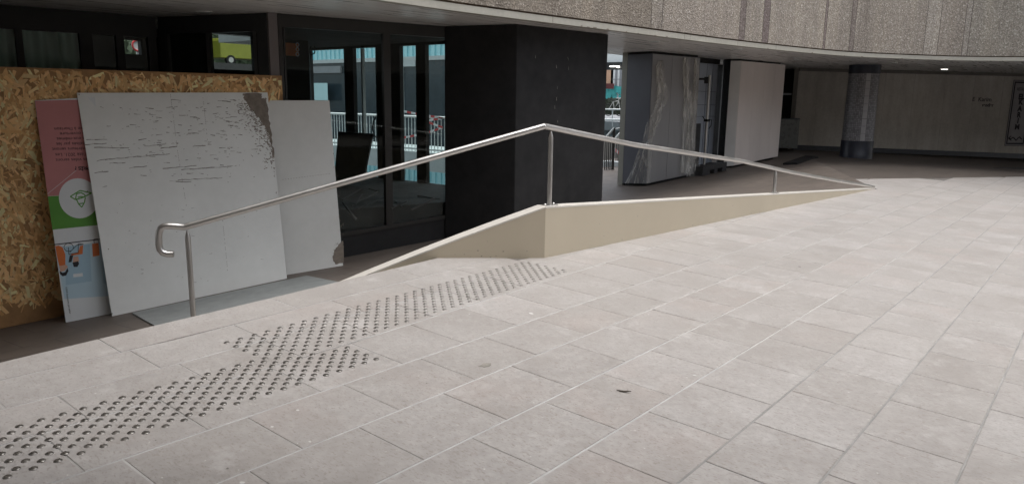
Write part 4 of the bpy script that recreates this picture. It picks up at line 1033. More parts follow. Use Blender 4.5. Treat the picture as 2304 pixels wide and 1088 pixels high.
stroke('scuff', [(106, 437), (172, 383)], .8, .0016, 'print_white')
def poster_text(body, px, py, px2, py2, size, bold=False):
    a, b_ = pq(px, py, .002), pq(px2, py2, .002)              # text origin (right edge in the photo), direction of reading is to the photo's left
    X_ = (b_-a).normalized(); Z_ = nq; Yt = Z_.cross(X_).normalized()
    M4 = Matrix((X_, Yt, Z_)).transposed().to_4x4(); M4.translation = b_
    o = text('lettering', body, size, M['print_black'], M4, pb, align='RIGHT', extr=.0003, off=.0018 if bold else 0.0)
for body, xe, ye, sl in (('sive à l\'horizon', 121, 287, 0), ('une ouverture', 134, 298, 0), ('rs eux-mêmes', 127, 309.5, 0), ('réalisés par les', 126, 321, 0), ('ux intérieurs seront', 117, 332.5, 0), ('à l\'été 2021. Les', 124, 345, 0), ('iques vides seront', 125, 357, 0)):
    poster_text(body, xe+80, ye-1.5, xe, ye, .052)
poster_text('APRÈS ?', 260, 373, 168, 375, .056, True)
a, b_ = pq(147, 645, .002), pq(157, 712, .002); X_ = (b_-a).normalized(); Yt = nq.cross(X_); M4 = Matrix((X_, Yt, nq)).transposed().to_4x4(); M4.translation = a
text('fine_print', '©2020 illustrations par atelier', .026, M['print_black'], M4, pb, extr=.0003)
# pale sheet lying on the lane
s0, s1, s2 = on_lane(297, 706), on_lane(342, 731.5), on_lane(640, 629)
X_ = (s2-s0).normalized(); dn_ = (s1-s0).normalized()
far_e = on_lane(748, 634)
s3 = on_lane(690, 622)
c0, c1 = s0, s3; dsh = (far_e-s3).normalized()
pp = [s0, s0+dn_*1.3, s3+dsh*1.3, s3]
m = MB(); m.hexa([p+V((0, 0, .004)) for p in pp], [p+V((0, 0, .018)) for p in pp]); tag(m.build('floor_sheet', M['board_sheet'], fix=True), 'pale blue-grey board lying flat on the brown paving below the leaning boards', 'board')

# ------------------------------------------------------------------ black pillar
pL_, pM_, pR_ = V((-8.33, 8.49)), V((-7.13, 8.81)), V((-6.868, 10.937))
bp = MB(); bp.prism([(pL_.x, pL_.y), (pM_.x, pM_.y), (pR_.x, pR_.y), (pL_.x+.26, pL_.y+2.1)], lambda x, y: lane_z(x, y)-.05, ZS-.003)
random.seed(6); pd = (pR_-pM_).normalized(); pn = V((pd.y, -pd.x))
for k in range(9):                            # small pale scuffs on the face towards the plaza
    a = pM_+pd*random.triangular(.05, 2.0, .2)+pn*.0012; z = random.triangular(.2, 2.5, 2.2); h = random.uniform(.01, .06); w_ = random.uniform(.002, .006); sl_ = random.uniform(-.01, .01)
    bp.face([(a.x-pd.x*w_, a.y-pd.y*w_, z), (a.x+pd.x*w_, a.y+pd.y*w_, z), (a.x+pd.x*(w_*.5+sl_), a.y+pd.y*(w_*.5+sl_), z+h), (a.x+pd.x*(sl_-w_*.5), a.y+pd.y*(sl_-w_*.5), z+h)], 1)
bpo = bp.build('black_pillar', [M['black_render'], M['scratch']], bevel=.012)
tag(bpo, 'big square pillar in matt black render behind the handrail peak', 'pillar')

# ------------------------------------------------------------------ grey clad box with film, alcove, beige box
gM, gR = V((-8.279, 15.045)), V((-8.034, 16.97)); g0 = V((-9.0, 15.21))
gd = (gR-gM); gs = (g0-gM)
gb = thing('grey_clad_box', (gM.x, gM.y, lane_z(gM.x, gM.y)), 'tall dark grey metal clad box draped with torn clear film', 'clad box')
m = MB(); q = [gM, gR, gR+gs*1.3, gM+gs]
m.prism([(p.x, p.y) for p in q], lambda x, y: lane_z(x, y)+.055, 2.545); m.build('cladding', [M['clad_blue']], gb, bevel=.004)
m = MB(); nn = V((gd.y, -gd.x)).normalized()
cuts = [0.006, .40, .69, .80, .995]
for a, b_ in zip(cuts, cuts[1:]):
    A_, B_ = gM+gd*(a+.002), gM+gd*(b_-.002)
    m.prism([(A_.x, A_.y), (B_.x, B_.y), (B_.x+nn.x*.012, B_.y+nn.y*.012), (A_.x+nn.x*.012, A_.y+nn.y*.012)], lambda x, y: lane_z(x, y)+.06, 2.54)
m.build('front_panel', M['clad_grey'], gb, bevel=.002)
m = MB(); m.prism([(p.x, p.y) for p in [gM-gd*-.03+gs*.05, gR+gs*.05-gd*.02, gR+gs*1.2, gM+gs*.95]], lambda x, y: lane_z(x, y)-.03, lambda x, y: lane_z(x, y)+.055); m.build('black_base', M['black'], gb)
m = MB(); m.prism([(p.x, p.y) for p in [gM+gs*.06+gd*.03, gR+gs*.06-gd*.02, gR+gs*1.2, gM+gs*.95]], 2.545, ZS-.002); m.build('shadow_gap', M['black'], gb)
j0 = g0+V((-.02, .02)); jd = gs.normalized()
m = MB(); m.prism([(g0.x-.01, g0.y+.01), (g0.x-.17, g0.y+.05), (g0.x-.10, g0.y+1.0), (g0.x+.06, g0.y+.98)], lambda x, y: lane_z(x, y), ZS-.004); m.build('side_jamb', M['pale_jamb'], gb)
# film
def film(pts, label, seed, fn_):
    random.seed(seed); mb = MB(); rows = []; ph, ph2 = random.random()*6, random.random()*6
    for (cx_, cy_, hw) in pts:
        row = []
        ph += random.uniform(-.35, .35); ph2 += random.uniform(-.3, .3)
        for j in range(25):
            u_ = j/24*2-1; e_ = .035+.030*math.sin(u_*7+ph)+.018*math.sin(u_*13+ph2)+.012*random.random()
            row.append(fn_(cx_+u_*hw+1.2*math.sin(ph2*2+u_*3), cy_, max(.016, e_+.016)))
        rows.append(row)
    for a, b_ in zip(rows, rows[1:]):
        for j in range(24): mb.face([a[j], a[j+1], b_[j+1], b_[j]])
    o = mb.build('plastic_film', M['film'], fix=True, smooth=True)
    ss_ = o.modifiers.new('sub', 'SUBSURF'); ss_.levels = 1; ss_.render_levels = 1
    return tag(o, label, 'plastic film', 'torn films on the grey clad box')
def gfront(px, py, e_): p = on_v(px, py, gM, gR); return p+V((nn.x, nn.y, 0))*e_
def densify(P, n=5):
    out = []
    for a, b_ in zip(P, P[1:]):
        for k in range(n): t = k/n; out.append(tuple(x+(y-x)*t for x, y in zip(a, b_)))
    return out+[P[-1]]
ns_ = V((gs.y, -gs.x)).normalized(); ns_ = ns_ if ns_.dot(-gM) > 0 else -ns_
def gside(px, py, e_):
    p = on_v(px, py, gM, g0); q = on_v(px, py, gM, gR); r_ = p if (p-CAMP).length > 0 and p.x < gM.x+.02 else q
    if (V((p.x, p.y))-gM).dot(gs) > 0: return p+V((ns_.x, ns_.y, 0))*e_
    return q+V((nn.x, nn.y, 0))*e_
film(densify([(1482, 136, 3), (1479, 150, 8), (1480, 175, 9), (1484, 200, 11), (1484, 222, 13), (1475, 245, 10), (1470, 270, 9), (1462, 295, 5), (1457, 318, 5), (1450, 345, 10), (1444, 370, 14), (1437, 395, 18), (1432, 412, 22)]), 'long torn clear film hanging down the near corner of the grey box', 4, gside)
film(densify([(1536, 130, 3), (1537, 150, 6), (1537, 180, 5), (1541, 215, 8), (1541, 250, 11), (1540, 285, 9), (1537, 320, 8), (1537, 350, 9), (1537, 375, 12), (1534, 390, 7)]), 'narrow crumpled clear film down the middle of the grey box', 8, gfront)
film(densify([(1560, 132, 3), (1560, 170, 4), (1557, 220, 4), (1553, 280, 4), (1551, 330, 6), (1553, 365, 12), (1556, 388, 16), (1558, 396, 18)]), 'clear film strip along the right edge of the grey box, spread on the floor', 9, gfront)
# alcove between the boxes
bM, b0, bR = V((-7.756, 18.775)), V((-8.064, 18.64)), V((-7.432, 21.104))
AL0, AL1 = V((-8.46, 16.7)), V((-8.36, 18.75))
al = thing('alcove_door', (AL0.x, AL0.y, lane_z(AL0.x, AL0.y)), 'blue grey panelled door recessed between the grey and beige clad boxes', 'door')
m = MB(); m.wallbox(AL0, AL1, lambda x, y: lane_z(x, y), 2.47, .06); m.build('door_leaf', M['blue_panel'], al)
m = MB()
for py in (206, 236, 262): 
    z = on_v(1585, py, AL0, AL1).z; m.wallbox(AL0, AL1, z-.006, z+.006, .01, -.006)
for px in (1588, 1601): p = on_v(px, 200, AL0, AL1); dA = (AL1-AL0).normalized(); q = V((p.x, p.y)); m.wallbox(q-dA*.006, q+dA*.006, -.5, 2.46, .01, -.009)
m.build('panel_joints', M['clad_blue'], al)
m = MB(); m.wallbox(AL0, AL1, 2.475, ZS-.002, .2, -.05); m.build('door_head', M['black'], al)
m = MB(); e0, e1 = on_v(1622, 250, b0, b0+V((-.8, .6))), on_v(1636.5, 250, b0, b0+V((-.8, .6))); m.prism([(e0.x, e0.y), (e1.x, e1.y), (e1.x-.25, e1.y+.5), (e0.x-.25, e0.y+.5)], lambda x, y: lane_z(x, y), ZS-.003); m.build('black_reveal', M['black'], al)
Z_ = 17.55
q = [on_v(1570, 278, V((-8.42, 16.9)), V((-8.2, 18.2))), on_v(1598, 279, V((-8.42, 16.9)), V((-8.2, 18.2)))]
m = MB(); m.wallbox((-8.34, 16.99), (-8.27, 17.75), lambda x, y: lane_z(x, y), q[0].z, .04); m2 = m.build('charcoal_board', M['dark_board'], bevel=.003); tag(m2, 'low charcoal board standing in the alcove behind the steel prop', 'board')
# prop with its block
pbz = on_lane(1590, 404)
pole_t, pole_b = V((-8.0, 17.42)), None
pt_ = on_v(1596.5, 172, (-8.0, 17.42), (-7.7, 17.42)); pbm = on_v(1583, 386, (-8.0, 17.42), (-7.7, 17.42))
pr = thing('steel_prop', (pbm.x, pbm.y, lane_z(pbm.x, pbm.y)), 'galvanised vertical prop with clamp and side arm standing in a black block', 'prop')
m = MB(); zz_ = lane_z(pbm.x, pbm.y); m.tube([V((pbm.x, pbm.y, zz_+.03)), V((pbm.x, pbm.y, pt_.z))], .034, 14); m.lathe((pbm.x, pbm.y, pt_.z-.01), [(.034, 0), (.042, .01), (.042, .03), (.01, .04)], 14); m.build('pole', M['pole'], pr, smooth=True)
m = MB(); za = on_v(1590, 178, (-8.0, 17.42), (-7.7, 17.42)).z; m.box((pbm.x-.18, pbm.y-.05, za), (.30, .05, .05)); m.box((pbm.x-.06, pbm.y-.02, za-.03), (.10, .09, .16)); m.build('side_arm', M['rubber'], pr, bevel=.004)
m = MB(); zc_ = on_v(1590, 271, (-8.0, 17.42), (-7.7, 17.42)).z; m.box((pbm.x, pbm.y, zc_), (.12, .11, .06)); m.tube([V((pbm.x+.03, pbm.y-.05, zc_)), V((pbm.x+.16, pbm.y-.08, zc_+.02)), V((pbm.x+.16, pbm.y-.09, zc_-.12)), V((pbm.x+.11, pbm.y-.09, zc_-.2))], .012, 8); m.tube([V((pbm.x-.02, pbm.y-.05, zc_)), V((pbm.x-.09, pbm.y-.07, zc_+.10))], .012, 8); m.build('clamp', M['black'], pr)
m = MB()
q0 = V((pbm.x-.17, pbm.y-.25)); q1 = V((pbm.x+.22, pbm.y+.42)); dq = (V((-8.03, 17.9))-V((-8.2, 16.6))).normalized(); nq2 = V((dq.y, -dq.x)); base = V((pbm.x, pbm.y))
def blk(a0, a1, b0_, b1_, z0, z1): m.prism([tuple(base+dq*a+nq2*b_) for a, b_ in ((a0, b0_), (a1, b0_), (a1, b1_), (a0, b1_))], lambda x, y: lane_z(x, y)+z0, lambda x, y: lane_z(x, y)+z1)
blk(-.48, .62, -.2, .28, .11, .23)
for a0, a1 in ((-.48, -.14), (.06, .2), (.42, .62)): blk(a0, a1, -.195, .275, 0, .111)
m.build('ballast_block', M['rubber'], pr, bevel=.006)
# beige box
bb = thing('beige_clad_box', (bM.x, bM.y, floor_z(bM.x, bM.y)), 'tall beige boarded box with vertical joints under the soffit', 'clad box')
bd, bs = bR-bM, b0-bM; nb = V((bd.y, -bd.x)).normalized()
m = MB(); q = [bM, bR, bR+bs*3.4, bM+bs]
m.prism([(p.x, p.y) for p in q], lambda x, y: floor_z(x, y)+.05, 2.555); m.build('side_board', M['clad_side'], bb, bevel=.004)
m = MB(); cuts = [.004, .30, .53, .76, .996]
for a, b_ in zip(cuts, cuts[1:]):
    A_, B_ = bM+bd*(a+.0012), bM+bd*(b_-.0012)
    m.prism([(A_.x, A_.y), (B_.x, B_.y), (B_.x+nb.x*.014, B_.y+nb.y*.014), (A_.x+nb.x*.014, A_.y+nb.y*.014)], lambda x, y: floor_z(x, y)+.055, 2.552)
m.build('front_boards', M['clad_beige'], bb, bevel=.0015)
m = MB(); m.prism([(p.x, p.y) for p in [bM+bs*.2+bd*.02, bR+bs*.3-bd*.02, bR+bs*3, bM+bs*.9]], lambda x, y: floor_z(x, y)-.02, lambda x, y: floor_z(x, y)+.05); m.build('black_base', M['black'], bb)
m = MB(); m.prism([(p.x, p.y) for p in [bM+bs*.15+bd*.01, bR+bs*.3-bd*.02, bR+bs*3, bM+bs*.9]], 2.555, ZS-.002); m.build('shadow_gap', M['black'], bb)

# ------------------------------------------------------------------ far wall, skirting, sign, column
fw0 = on_p(1799, 331, V((0, 0, plaza_z(-6, 24))), NF); 
def far_pt(px, py):
    return on_plaza(px, py)
w0, w1 = far_pt(1955, 343), far_pt(2303, 356)
fdir = V((w1.x-w0.x, w1.y-w0.y)).normalized()
WA = V((w0.x, w0.y))-fdir*3.2; WB = V((w0.x, w0.y))+fdir*16
p_ = on_v(1790, 250, WA, WB); WA = V((p_.x, p_.y))
fwt = thing('far_wall', (w0.x, w0.y, w0.z), 'stained grey concrete wall with dark skirting at the far end under the soffit', 'wall')
m = MB(); m.wallbox(WA, WB, -.9, ZS-.003, .25); m.build('wall_face', M['far_wall'], fwt)
m = MB(); m.wallbox(WA, WB, -.9, lambda x, y: plaza_z(x, y)+.155, .03, -.02); m.build('skirting', M['navy_tile'], fwt, bevel=.004)
m = MB(); m.wallbox(WA, WB, 2.50, ZS-.004, .06, -.05); m.build('cornice', plain('cornice_grey', (.20, .185, .165), .7), fwt)
m = MB()
for px in (1835, 1900, 1985, 2050, 2120, 2185, 2250, 2300):
    p = on_v(px, 250, WA, WB); c = V((p.x, p.y)); m.wallbox(c-fdir*.005, c+fdir*.005, plaza_z(p.x, p.y)+.16, 2.499, .01, -.003)
m.build('board_joints', plain('board_joint', (.44, .41, .37), .9, var=.3), fwt)
fnv = V((fdir.y, -fdir.x)); fnv = fnv if fnv.dot(-WA) > 0 else -fnv
FN3 = V((fnv.x, fnv.y, 0))
def fwp(px, py, e=.004): return on_v(px, py, WA+fnv*e, WB+fnv*e)
sg = thing('painted_sign', fwp(2285, 250), 'tall painted sign panel with vertical dark lettering and arrow on the far wall', 'sign')
corn = [(2281, 178), (2330, 178), (2306, 331), (2258, 330)]
def on_wall_rect(pxl, py0, pxr, py1):
    a, b_ = fwp(pxl, py0), fwp(pxr, py1); return a, b_
a, b_ = fwp(2270, 255), fwp(2316, 255); sl0, sl1 = (V((a.x, a.y))), (V((b_.x, b_.y)))
zt2, zb2 = fwp(2281, 180).z, fwp(2259, 328).z
m = MB(); m.wallbox(sl0, sl1, zb2, zt2, .004, -.004); m.build('panel', plain('sign_grey', (.36, .34, .35), .8, var=.08, vscale=3), sg)
m = MB()
def fr(o_, t_):
    A_, B_ = sl0+fdir*o_, sl1-fdir*o_
    m.wallbox(A_, A_+fdir*t_, zb2+o_, zt2-o_, .003, -.006); m.wallbox(B_-fdir*t_, B_, zb2+o_, zt2-o_, .003, -.006)
    m.wallbox(A_+fdir*t_, B_-fdir*t_, zb2+o_, zb2+o_+t_, .003, -.006); m.wallbox(A_+fdir*t_, B_-fdir*t_, zt2-o_-t_, zt2-o_, .003, -.006)
fr(0.0, .018); fr(.055, .045); m.build('border', M['ink'], sg)
FX = V((fdir.x, fdir.y, 0))
FX = FX if (on_v(2303, 250, WA, WB)-on_v(2200, 250, WA, WB)).dot(FX) > 0 else -FX
def wall_text(body, px, py, size, mat, parent, align='CENTER', e=.009, sc_=(1, 1), off=.006):
    p = fwp(px, py, e); M4 = Matrix((FX, V((0, 0, 1)), FX.cross(V((0, 0, 1))))).transposed().to_4x4(); M4.translation = p
    o = text('lettering', body, size, mat, M4, parent, align, .0004, sc_, off); return o
sc_px = lambda y: 2293-(y-255)*.145
wall_text('RESTAURANT', sc_px(205)+2, 204, .135, M['ink_soft'], sg, sc_=(.62, 1), off=.004)
for ch, y in (('EL', 223), ('K', 235), ('A', 250), ('R', 264), ('I', 277), ('M', 291)): wall_text(ch, sc_px(y), y, .24, M['ink'], sg, off=.012)
m = MB()
ar = [(2275, 312), (2279, 309), (2283, 312), (2286, 316), (2290, 311), (2294, 308), (2297, 312), (2299, 313)]
for p, q in zip([(2270, 311)]+ar, ar): m.tube([fwp(*p, .008), fwp(*q, .008)], .018, 6)
m.tube([fwp(2269, 311, .008), fwp(2275, 306, .008)], .018, 6); m.tube([fwp(2269, 311, .008), fwp(2275, 316, .008)], .018, 6)
m.build('arrow', M['ink'], sg)
ws = thing('wall_writing', fwp(2215, 230), 'worn dark handwriting in two lines on the far wall, left of the painted sign', 'writing')
wall_text('E  Karim', 2209, 228, .19, M['ink_soft'], ws, sc_=(1.15, 1), off=.003); wall_text('vendler', 2222, 240, .15, M['ink_soft'], ws, sc_=(1.0, 1), off=.006)
# column
cp = on_plaza(1925, 356); cp.z = plaza_z(cp.x, cp.y)
cp = cp + V((CAMP-cp).to_2d().to_3d()).normalized()*-.40
colm = thing('round_column', cp, 'round grey mosaic column with navy tiled base and capital', 'column')
z1 = on_v(1940, 316, (cp.x, cp.y), (cp.x+.78, cp.y+.63)).z; z2 = on_v(1942, 166, (cp.x, cp.y), (cp.x+.78, cp.y+.63)).z
zb = floor_z(cp.x, cp.y)
m = MB(); m.lathe((cp.x, cp.y, 0), [(.445, zb-.1), (.445, zb+.12), (.44, zb+.13), (.435, z1)], 48); m.build('tiled_base', M['navy_tile'], colm, smooth=True)
m = MB(); m.lathe((cp.x, cp.y, 0), [(.425, z1), (.405, z2)], 48); o = m.build('mosaic_shaft', M['mosaic'], colm, smooth=True)
uvl = o.data.uv_layers.new(name='UVMap')
for poly in o.data.polygons:
    an = []
    for li in poly.loop_indices:
        v_ = o.data.vertices[o.data.loops[li].vertex_index].co; an.append((li, math.atan2(v_.y-cp.y, v_.x-cp.x), v_.z))
    if max(x[1] for x in an)-min(x[1] for x in an) > 3: an = [(li, a+(6.2832 if a < 0 else 0), z) for li, a, z in an]
    for li, a, z in an: uvl.data[li].uv = (a*.42, z)
m = MB(); m.lathe((cp.x, cp.y, 0), [(.42, z2), (.42, ZS-.004)], 48); m.build('capital', M['navy_tile'], colm, smooth=True)
m = MB(); vd = (V((CAMP.x-cp.x, CAMP.y-cp.y))).normalized(); ac = math.atan2(vd.y, vd.x)+.30
nst = 9
for k in range(nst):
    za, zb3 = z1+(z2-z1)*k/nst+.006, z1+(z2-z1)*(k+1)/nst-.006
    for i in range(4):
        a0, a1 = ac+.0375*i*2-.15, ac+.0375*(i+1)*2-.15; r_ = lambda z: .4275-.02*(z-z1)/(z2-z1)
        m.face([(cp.x+r_(za)*math.cos(a0), cp.y+r_(za)*math.sin(a0), za), (cp.x+r_(za)*math.cos(a1), cp.y+r_(za)*math.sin(a1), za), (cp.x+r_(zb3)*math.cos(a1), cp.y+r_(zb3)*math.sin(a1), zb3), (cp.x+r_(zb3)*math.cos(a0), cp.y+r_(zb3)*math.sin(a0), zb3)])
m.build('pale_strip', M['strip'], colm)
# dark mat near the right edge
mp_ = on_plaza(2292, 381); m = MB(); mm = FX
m.prism([(mp_.x-mm.x*.55-.2, mp_.y-mm.y*.55), (mp_.x+mm.x*1.2-.2, mp_.y+mm.y*1.2), (mp_.x+mm.x*1.2+.1, mp_.y+mm.y*1.2+.45), (mp_.x-mm.x*.45, mp_.y-mm.y*.45+.45)], lambda x, y: plaza_z(x, y)+.003, lambda x, y: plaza_z(x, y)+.016)
tag(m.build('floor_mat', M['rubber'], bevel=.004), 'dark thin mat on the paving below the painted sign', 'mat')
# dark shop corner beyond the beige box
fc = thing('corner_shop', (-7.9, 22.6, -.2), 'dark shop corner with shelf and low step between the beige box and the stained wall', 'shop')
m = MB(); A_, B_ = V((-8.7, 21.7)), V((WA.x-.2, WA.y+.1)); m.prism([(-9.6, 21.3), (-9.2, 21.3), (-8.95, 24.6), (-7.7, 25.2), (-7.7, 25.5), (-9.6, 25.2)], -.6, ZS-.004); m.build('back_wall', M['inside'], fc)
a = on_v(1764, 240, (-8.1, 22.5), (-7.5, 22.9)); 
m = MB()
sh = on_v(1770, 212, (-8.3, 22.9), (-7.3, 23.4)); m.prism([(-8.9, 22.6), (-7.85, 23.05), (-8.0, 23.4), (-9.0, 23.0)], sh.z-.02, sh.z+.03); m.build('shelf', M['mid_grey'], fc)
m = MB(); lp0, lp1 = on_plaza(1762, 360), on_plaza(1812, 353); n_ = V((-(lp1-lp0).y, (lp1-lp0).x)).normalized(); n_ = n_ if n_.y > 0 else -n_
m.prism([(lp0.x, lp0.y), (lp1.x, lp1.y), (lp1.x+n_.x*.35, lp1.y+n_.y*.35), (lp0.x+n_.x*.35, lp0.y+n_.y*.35)], lambda x, y: floor_z(x, y)-.1, lambda x, y: floor_z(x, y)+.05); m.build('step', M['black'], fc)
gc = thing('glass_case', (-7.5, 23.2, -.1), 'small glass topped display case standing beyond the beige box', 'display case')
c0_, c1_ = on_v(1752, 300, (-8.3, 22.9), (-7.3, 23.45)), on_v(1797, 300, (-8.3, 22.9), (-7.3, 23.45)); zt3 = on_v(1785, 264, (-8.3, 22.9), (-7.3, 23.45)).z
m = MB(); m.wallbox(c0_, c1_, floor_z(-7.5, 23)+.1, zt3-.06, .45); m.build('cabinet', plain('greenish_panel', (.12, .125, .115), .3, var=.1), gc)
m = MB(); m.wallbox(c0_, c1_, zt3-.06, zt3-.03, .47, -.01); m.build('glass_top', M['dark_blue_glass'], gc)

# ------------------------------------------------------------------ courtyard seen through the shop
YC = 20.0
cb = thing('cyan_building', (-22, YC, -4), 'courtyard building with cyan corrugated cladding and pale window frames', 'building')
m = MB(); x = -36.0; zc0 = on_y(915, 128, YC).z
def corr(z0, z1):
    x = -29.6
    while x < -17.2:
        m.prism([(x, YC), (x+.16, YC), (x+.16, YC+.1), (x, YC+.1)], z0, z1); m.prism([(x+.16, YC+.06), (x+.30, YC+.06), (x+.30, YC+.12), (x+.16, YC+.12)], z0, z1); x += .30
corr(zc0, 7.5); corr(-6.5, on_y(950, 372, YC).z); m.build('corrugated_cladding', M['cyan'], cb)
m = MB(); m.prism([(-29.6, YC-.05), (-17.2, YC-.05), (-17.2, YC+.15), (-29.6, YC+.15)], on_y(915, 137, YC).z, zc0); 
a, b_ = on_y(896, 150, YC), on_y(908, 150, YC); m.prism([(a.x, YC-.04), (b_.x, YC-.04), (b_.x, YC+.1), (a.x, YC+.1)], -1.5, on_y(915, 137, YC).z)
a = on_y(908, 139, YC); b_ = on_y(936, 150, YC); m.prism([(a.x, YC-.04), (b_.x, YC-.04), (b_.x, YC+.1), (a.x, YC+.1)], on_y(915, 150, YC).z, on_y(915, 137, YC).z); m.build('pale_frame', M['pale_grey'], cb)
m = MB(); m.prism([(-29.6, YC+.02), (-17.2, YC+.02), (-17.2, YC+.2), (-29.6, YC+.2)], on_y(950, 372, YC).z, on_y(915, 137, YC).z); m.build('dark_window', M['dark_blue_glass'], cb)
m = MB(); a, b_ = on_y(690, 235, YC), on_y(770, 160, YC); m.prism([(a.x-3, YC-.1), (b_.x, YC-.1), (b_.x, YC), (a.x-3, YC)], on_y(720, 165, YC).z, on_y(720, 150, YC).z); m.build('pale_ledge', M['mid_grey'], cb)
# walkway and railing
YR = 15.0
wk = MB(); zr0 = on_y(950, 342, YR).z; zr1 = on_y(950, 383, YR).z; zrt = on_y(950, 263, YR).z
wk.prism([(-28, YR-.1), (-13.2, YR-.1), (-13.2, YR+2.2), (-28, YR+2.2)], zr1, zr0)
tag(wk.build('walkway_slab', M['pale_grey']), 'pale concrete walkway carrying the white courtyard railing', 'walkway')
rl = thing('courtyard_railing', (-17, YR, zr0), 'white barred railing wound with red and white tape in the courtyard', 'railing')
m = MB(); m.tube([V((-27, YR, zrt)), V((-13.4, YR, zrt))], .035, 10); m.build('top_rail', M['white_paint'], rl, smooth=True)
m = MB(); x = -27.0
while x < -13.4: m.box((x, YR, (zr0+zrt)/2), (.018, .018, zrt-zr0)); x += .135
m.box((-20.2, YR, zr0+.08), (13.6, .03, .05)); m.build('bars', M['pale_grey'], rl)
def tape(pts, name='barrier_tape'):
    m = MB(); k = 0
    for a, b_ in zip(pts, pts[1:]):
        n = max(1, int((b_-a).length/.15))
        for i in range(n):
            p, q = a.lerp(b_, i/n), a.lerp(b_, (i+1)/n); m.hexa([p+V((0, -.002, -.03)), q+V((0, -.002, -.03)), q+V((0, .002, -.03)), p+V((0, .002, -.03))], [p+V((0, -.002, .03)), q+V((0, -.002, .03)), q+V((0, .002, .03)), p+V((0, .002, .03))], k % 2); k += 1
    o = m.build(name, [M['white_paint'], M['red']]); return tag(o, 'red and white barrier tape strung along the courtyard railing', 'tape')
ty = YR-.08
tape([on_y(906, 250, ty), on_y(935, 256, ty), on_y(960, 260, ty), on_y(996, 266, ty), on_y(955, 272, ty), on_y(996, 287, ty), on_y(950, 302, ty), on_y(905, 310, ty)])
lowg = MB(); lowg.face([(-60, 10.5, -5), (-9.9, 10.5, -5), (-9.9, 70, -5), (-60, 70, -5)]); struct('courtyard_ground', lowg, M['asphalt'])
wf = MB(); wf.face([(-9.9, 10.42, -5), (-15.3, 10.42, -5), (-15.3, 10.42, -.5), (-9.9, 10.42, -.5)]); wf.face([(-9.65, 10.5, -5), (-9.65, 26, -5), (-9.65, 26, .9-1.6), (-9.65, 10.5, -.9)])
struct('courtyard_side', wf, M['mid_grey'])

# ------------------------------------------------------------------ gap between the pillar and the grey box
YG = 48.0
gbld = thing('street_building', on_y(1385, 200, YG), 'sunlit peach and pale grey street building glimpsed beside the black pillar', 'building')
def px_box(x0, y0, x1, y1, Y, t=.15):
    a, b_ = on_y(x0, y0, Y), on_y(x1, y1, Y); mb = MB(); mb.prism([(a.x, Y), (b_.x, Y), (b_.x, Y+t), (a.x, Y+t)], b_.z, a.z); return mb
px_box(1330, 100, 1377, 240, YG).build('peach_wall', M['peach'], gbld)
px_box(1377.2, 100, 1440, 240, YG).build('pale_wall', M['white_paint'], gbld)
m = MB()
for x_ in (1386, 1396): 
    a, b_ = on_y(x_, 120, YG-.05), on_y(x_+.7, 218, YG-.05); m.prism([(a.x, YG-.05), (b_.x, YG-.05), (b_.x, YG-.01), (a.x, YG-.01)], b_.z, a.z)
a, b_ = on_y(1377, 178, YG-.05), on_y(1410, 178.8, YG-.05); m.prism([(a.x, YG-.08), (b_.x, YG-.08), (b_.x, YG-.06), (a.x, YG-.06)], b_.z, a.z); m.build('glazing_bars', M['mid_grey'], gbld)
random.seed(9); m = MB()
for k in range(26):
    a = on_y(random.uniform(1364, 1399), random.uniform(198, 220), YG-.1); r_ = random.uniform(.12, .32)
    m.prism([(a.x-r_, YG-.1-k*.003), (a.x+r_*.7, YG-.1-k*.003), (a.x+r_*.5, YG-.09-k*.003), (a.x-r_, YG-.09-k*.003)], a.z-r_*random.uniform(.4, 1), a.z+r_*random.uniform(.5, 1.3))
m.build('graffiti', M['teal'], gbld)
px_box(1358, 188, 1379, 200, YG-.6).build('dark_sign', plain('dark_red_sign', (.10, .02, .02), .5), gbld)
ar_ = thing('dark_archway', on_y(1385, 200, 34), 'dark portal with strip lights framing the street glimpse beside the black pillar', 'portal')
m = px_box(1340, 141, 1430, 156, 34, .4); 
for q in ((1400, 156, 1430, 262),):
    a, b_ = on_y(q[0], q[1], 34), on_y(q[2], q[3], 34); m.prism([(a.x, 34), (b_.x, 34), (b_.x, 34.4), (a.x, 34.4)], b_.z, a.z)
m.build('portal_frame', M['black_frame'], ar_)
px_box(1330, 60, 1440, 140.6, 34.1, .3).build('pale_lintel', M['white_paint'], ar_)
m = px_box(1372, 148.5, 1386, 150.5, 33.9, .05); a, b_ = on_y(1388, 149, 33.9), on_y(1393, 152.5, 33.9); m.prism([(a.x, 33.9), (b_.x, 33.9), (b_.x, 33.95), (a.x, 33.95)], b_.z, a.z); m.build('strip_light', M['lamp_on'], ar_)
pg = MB(); zg = on_y(1385, 262, 37).z; pg.prism([(-29, 27), (-10.5, 27), (-16, 52), (-40, 52)], zg-.6, zg)
struct('street_pavement', pg, M['mid_grey'])
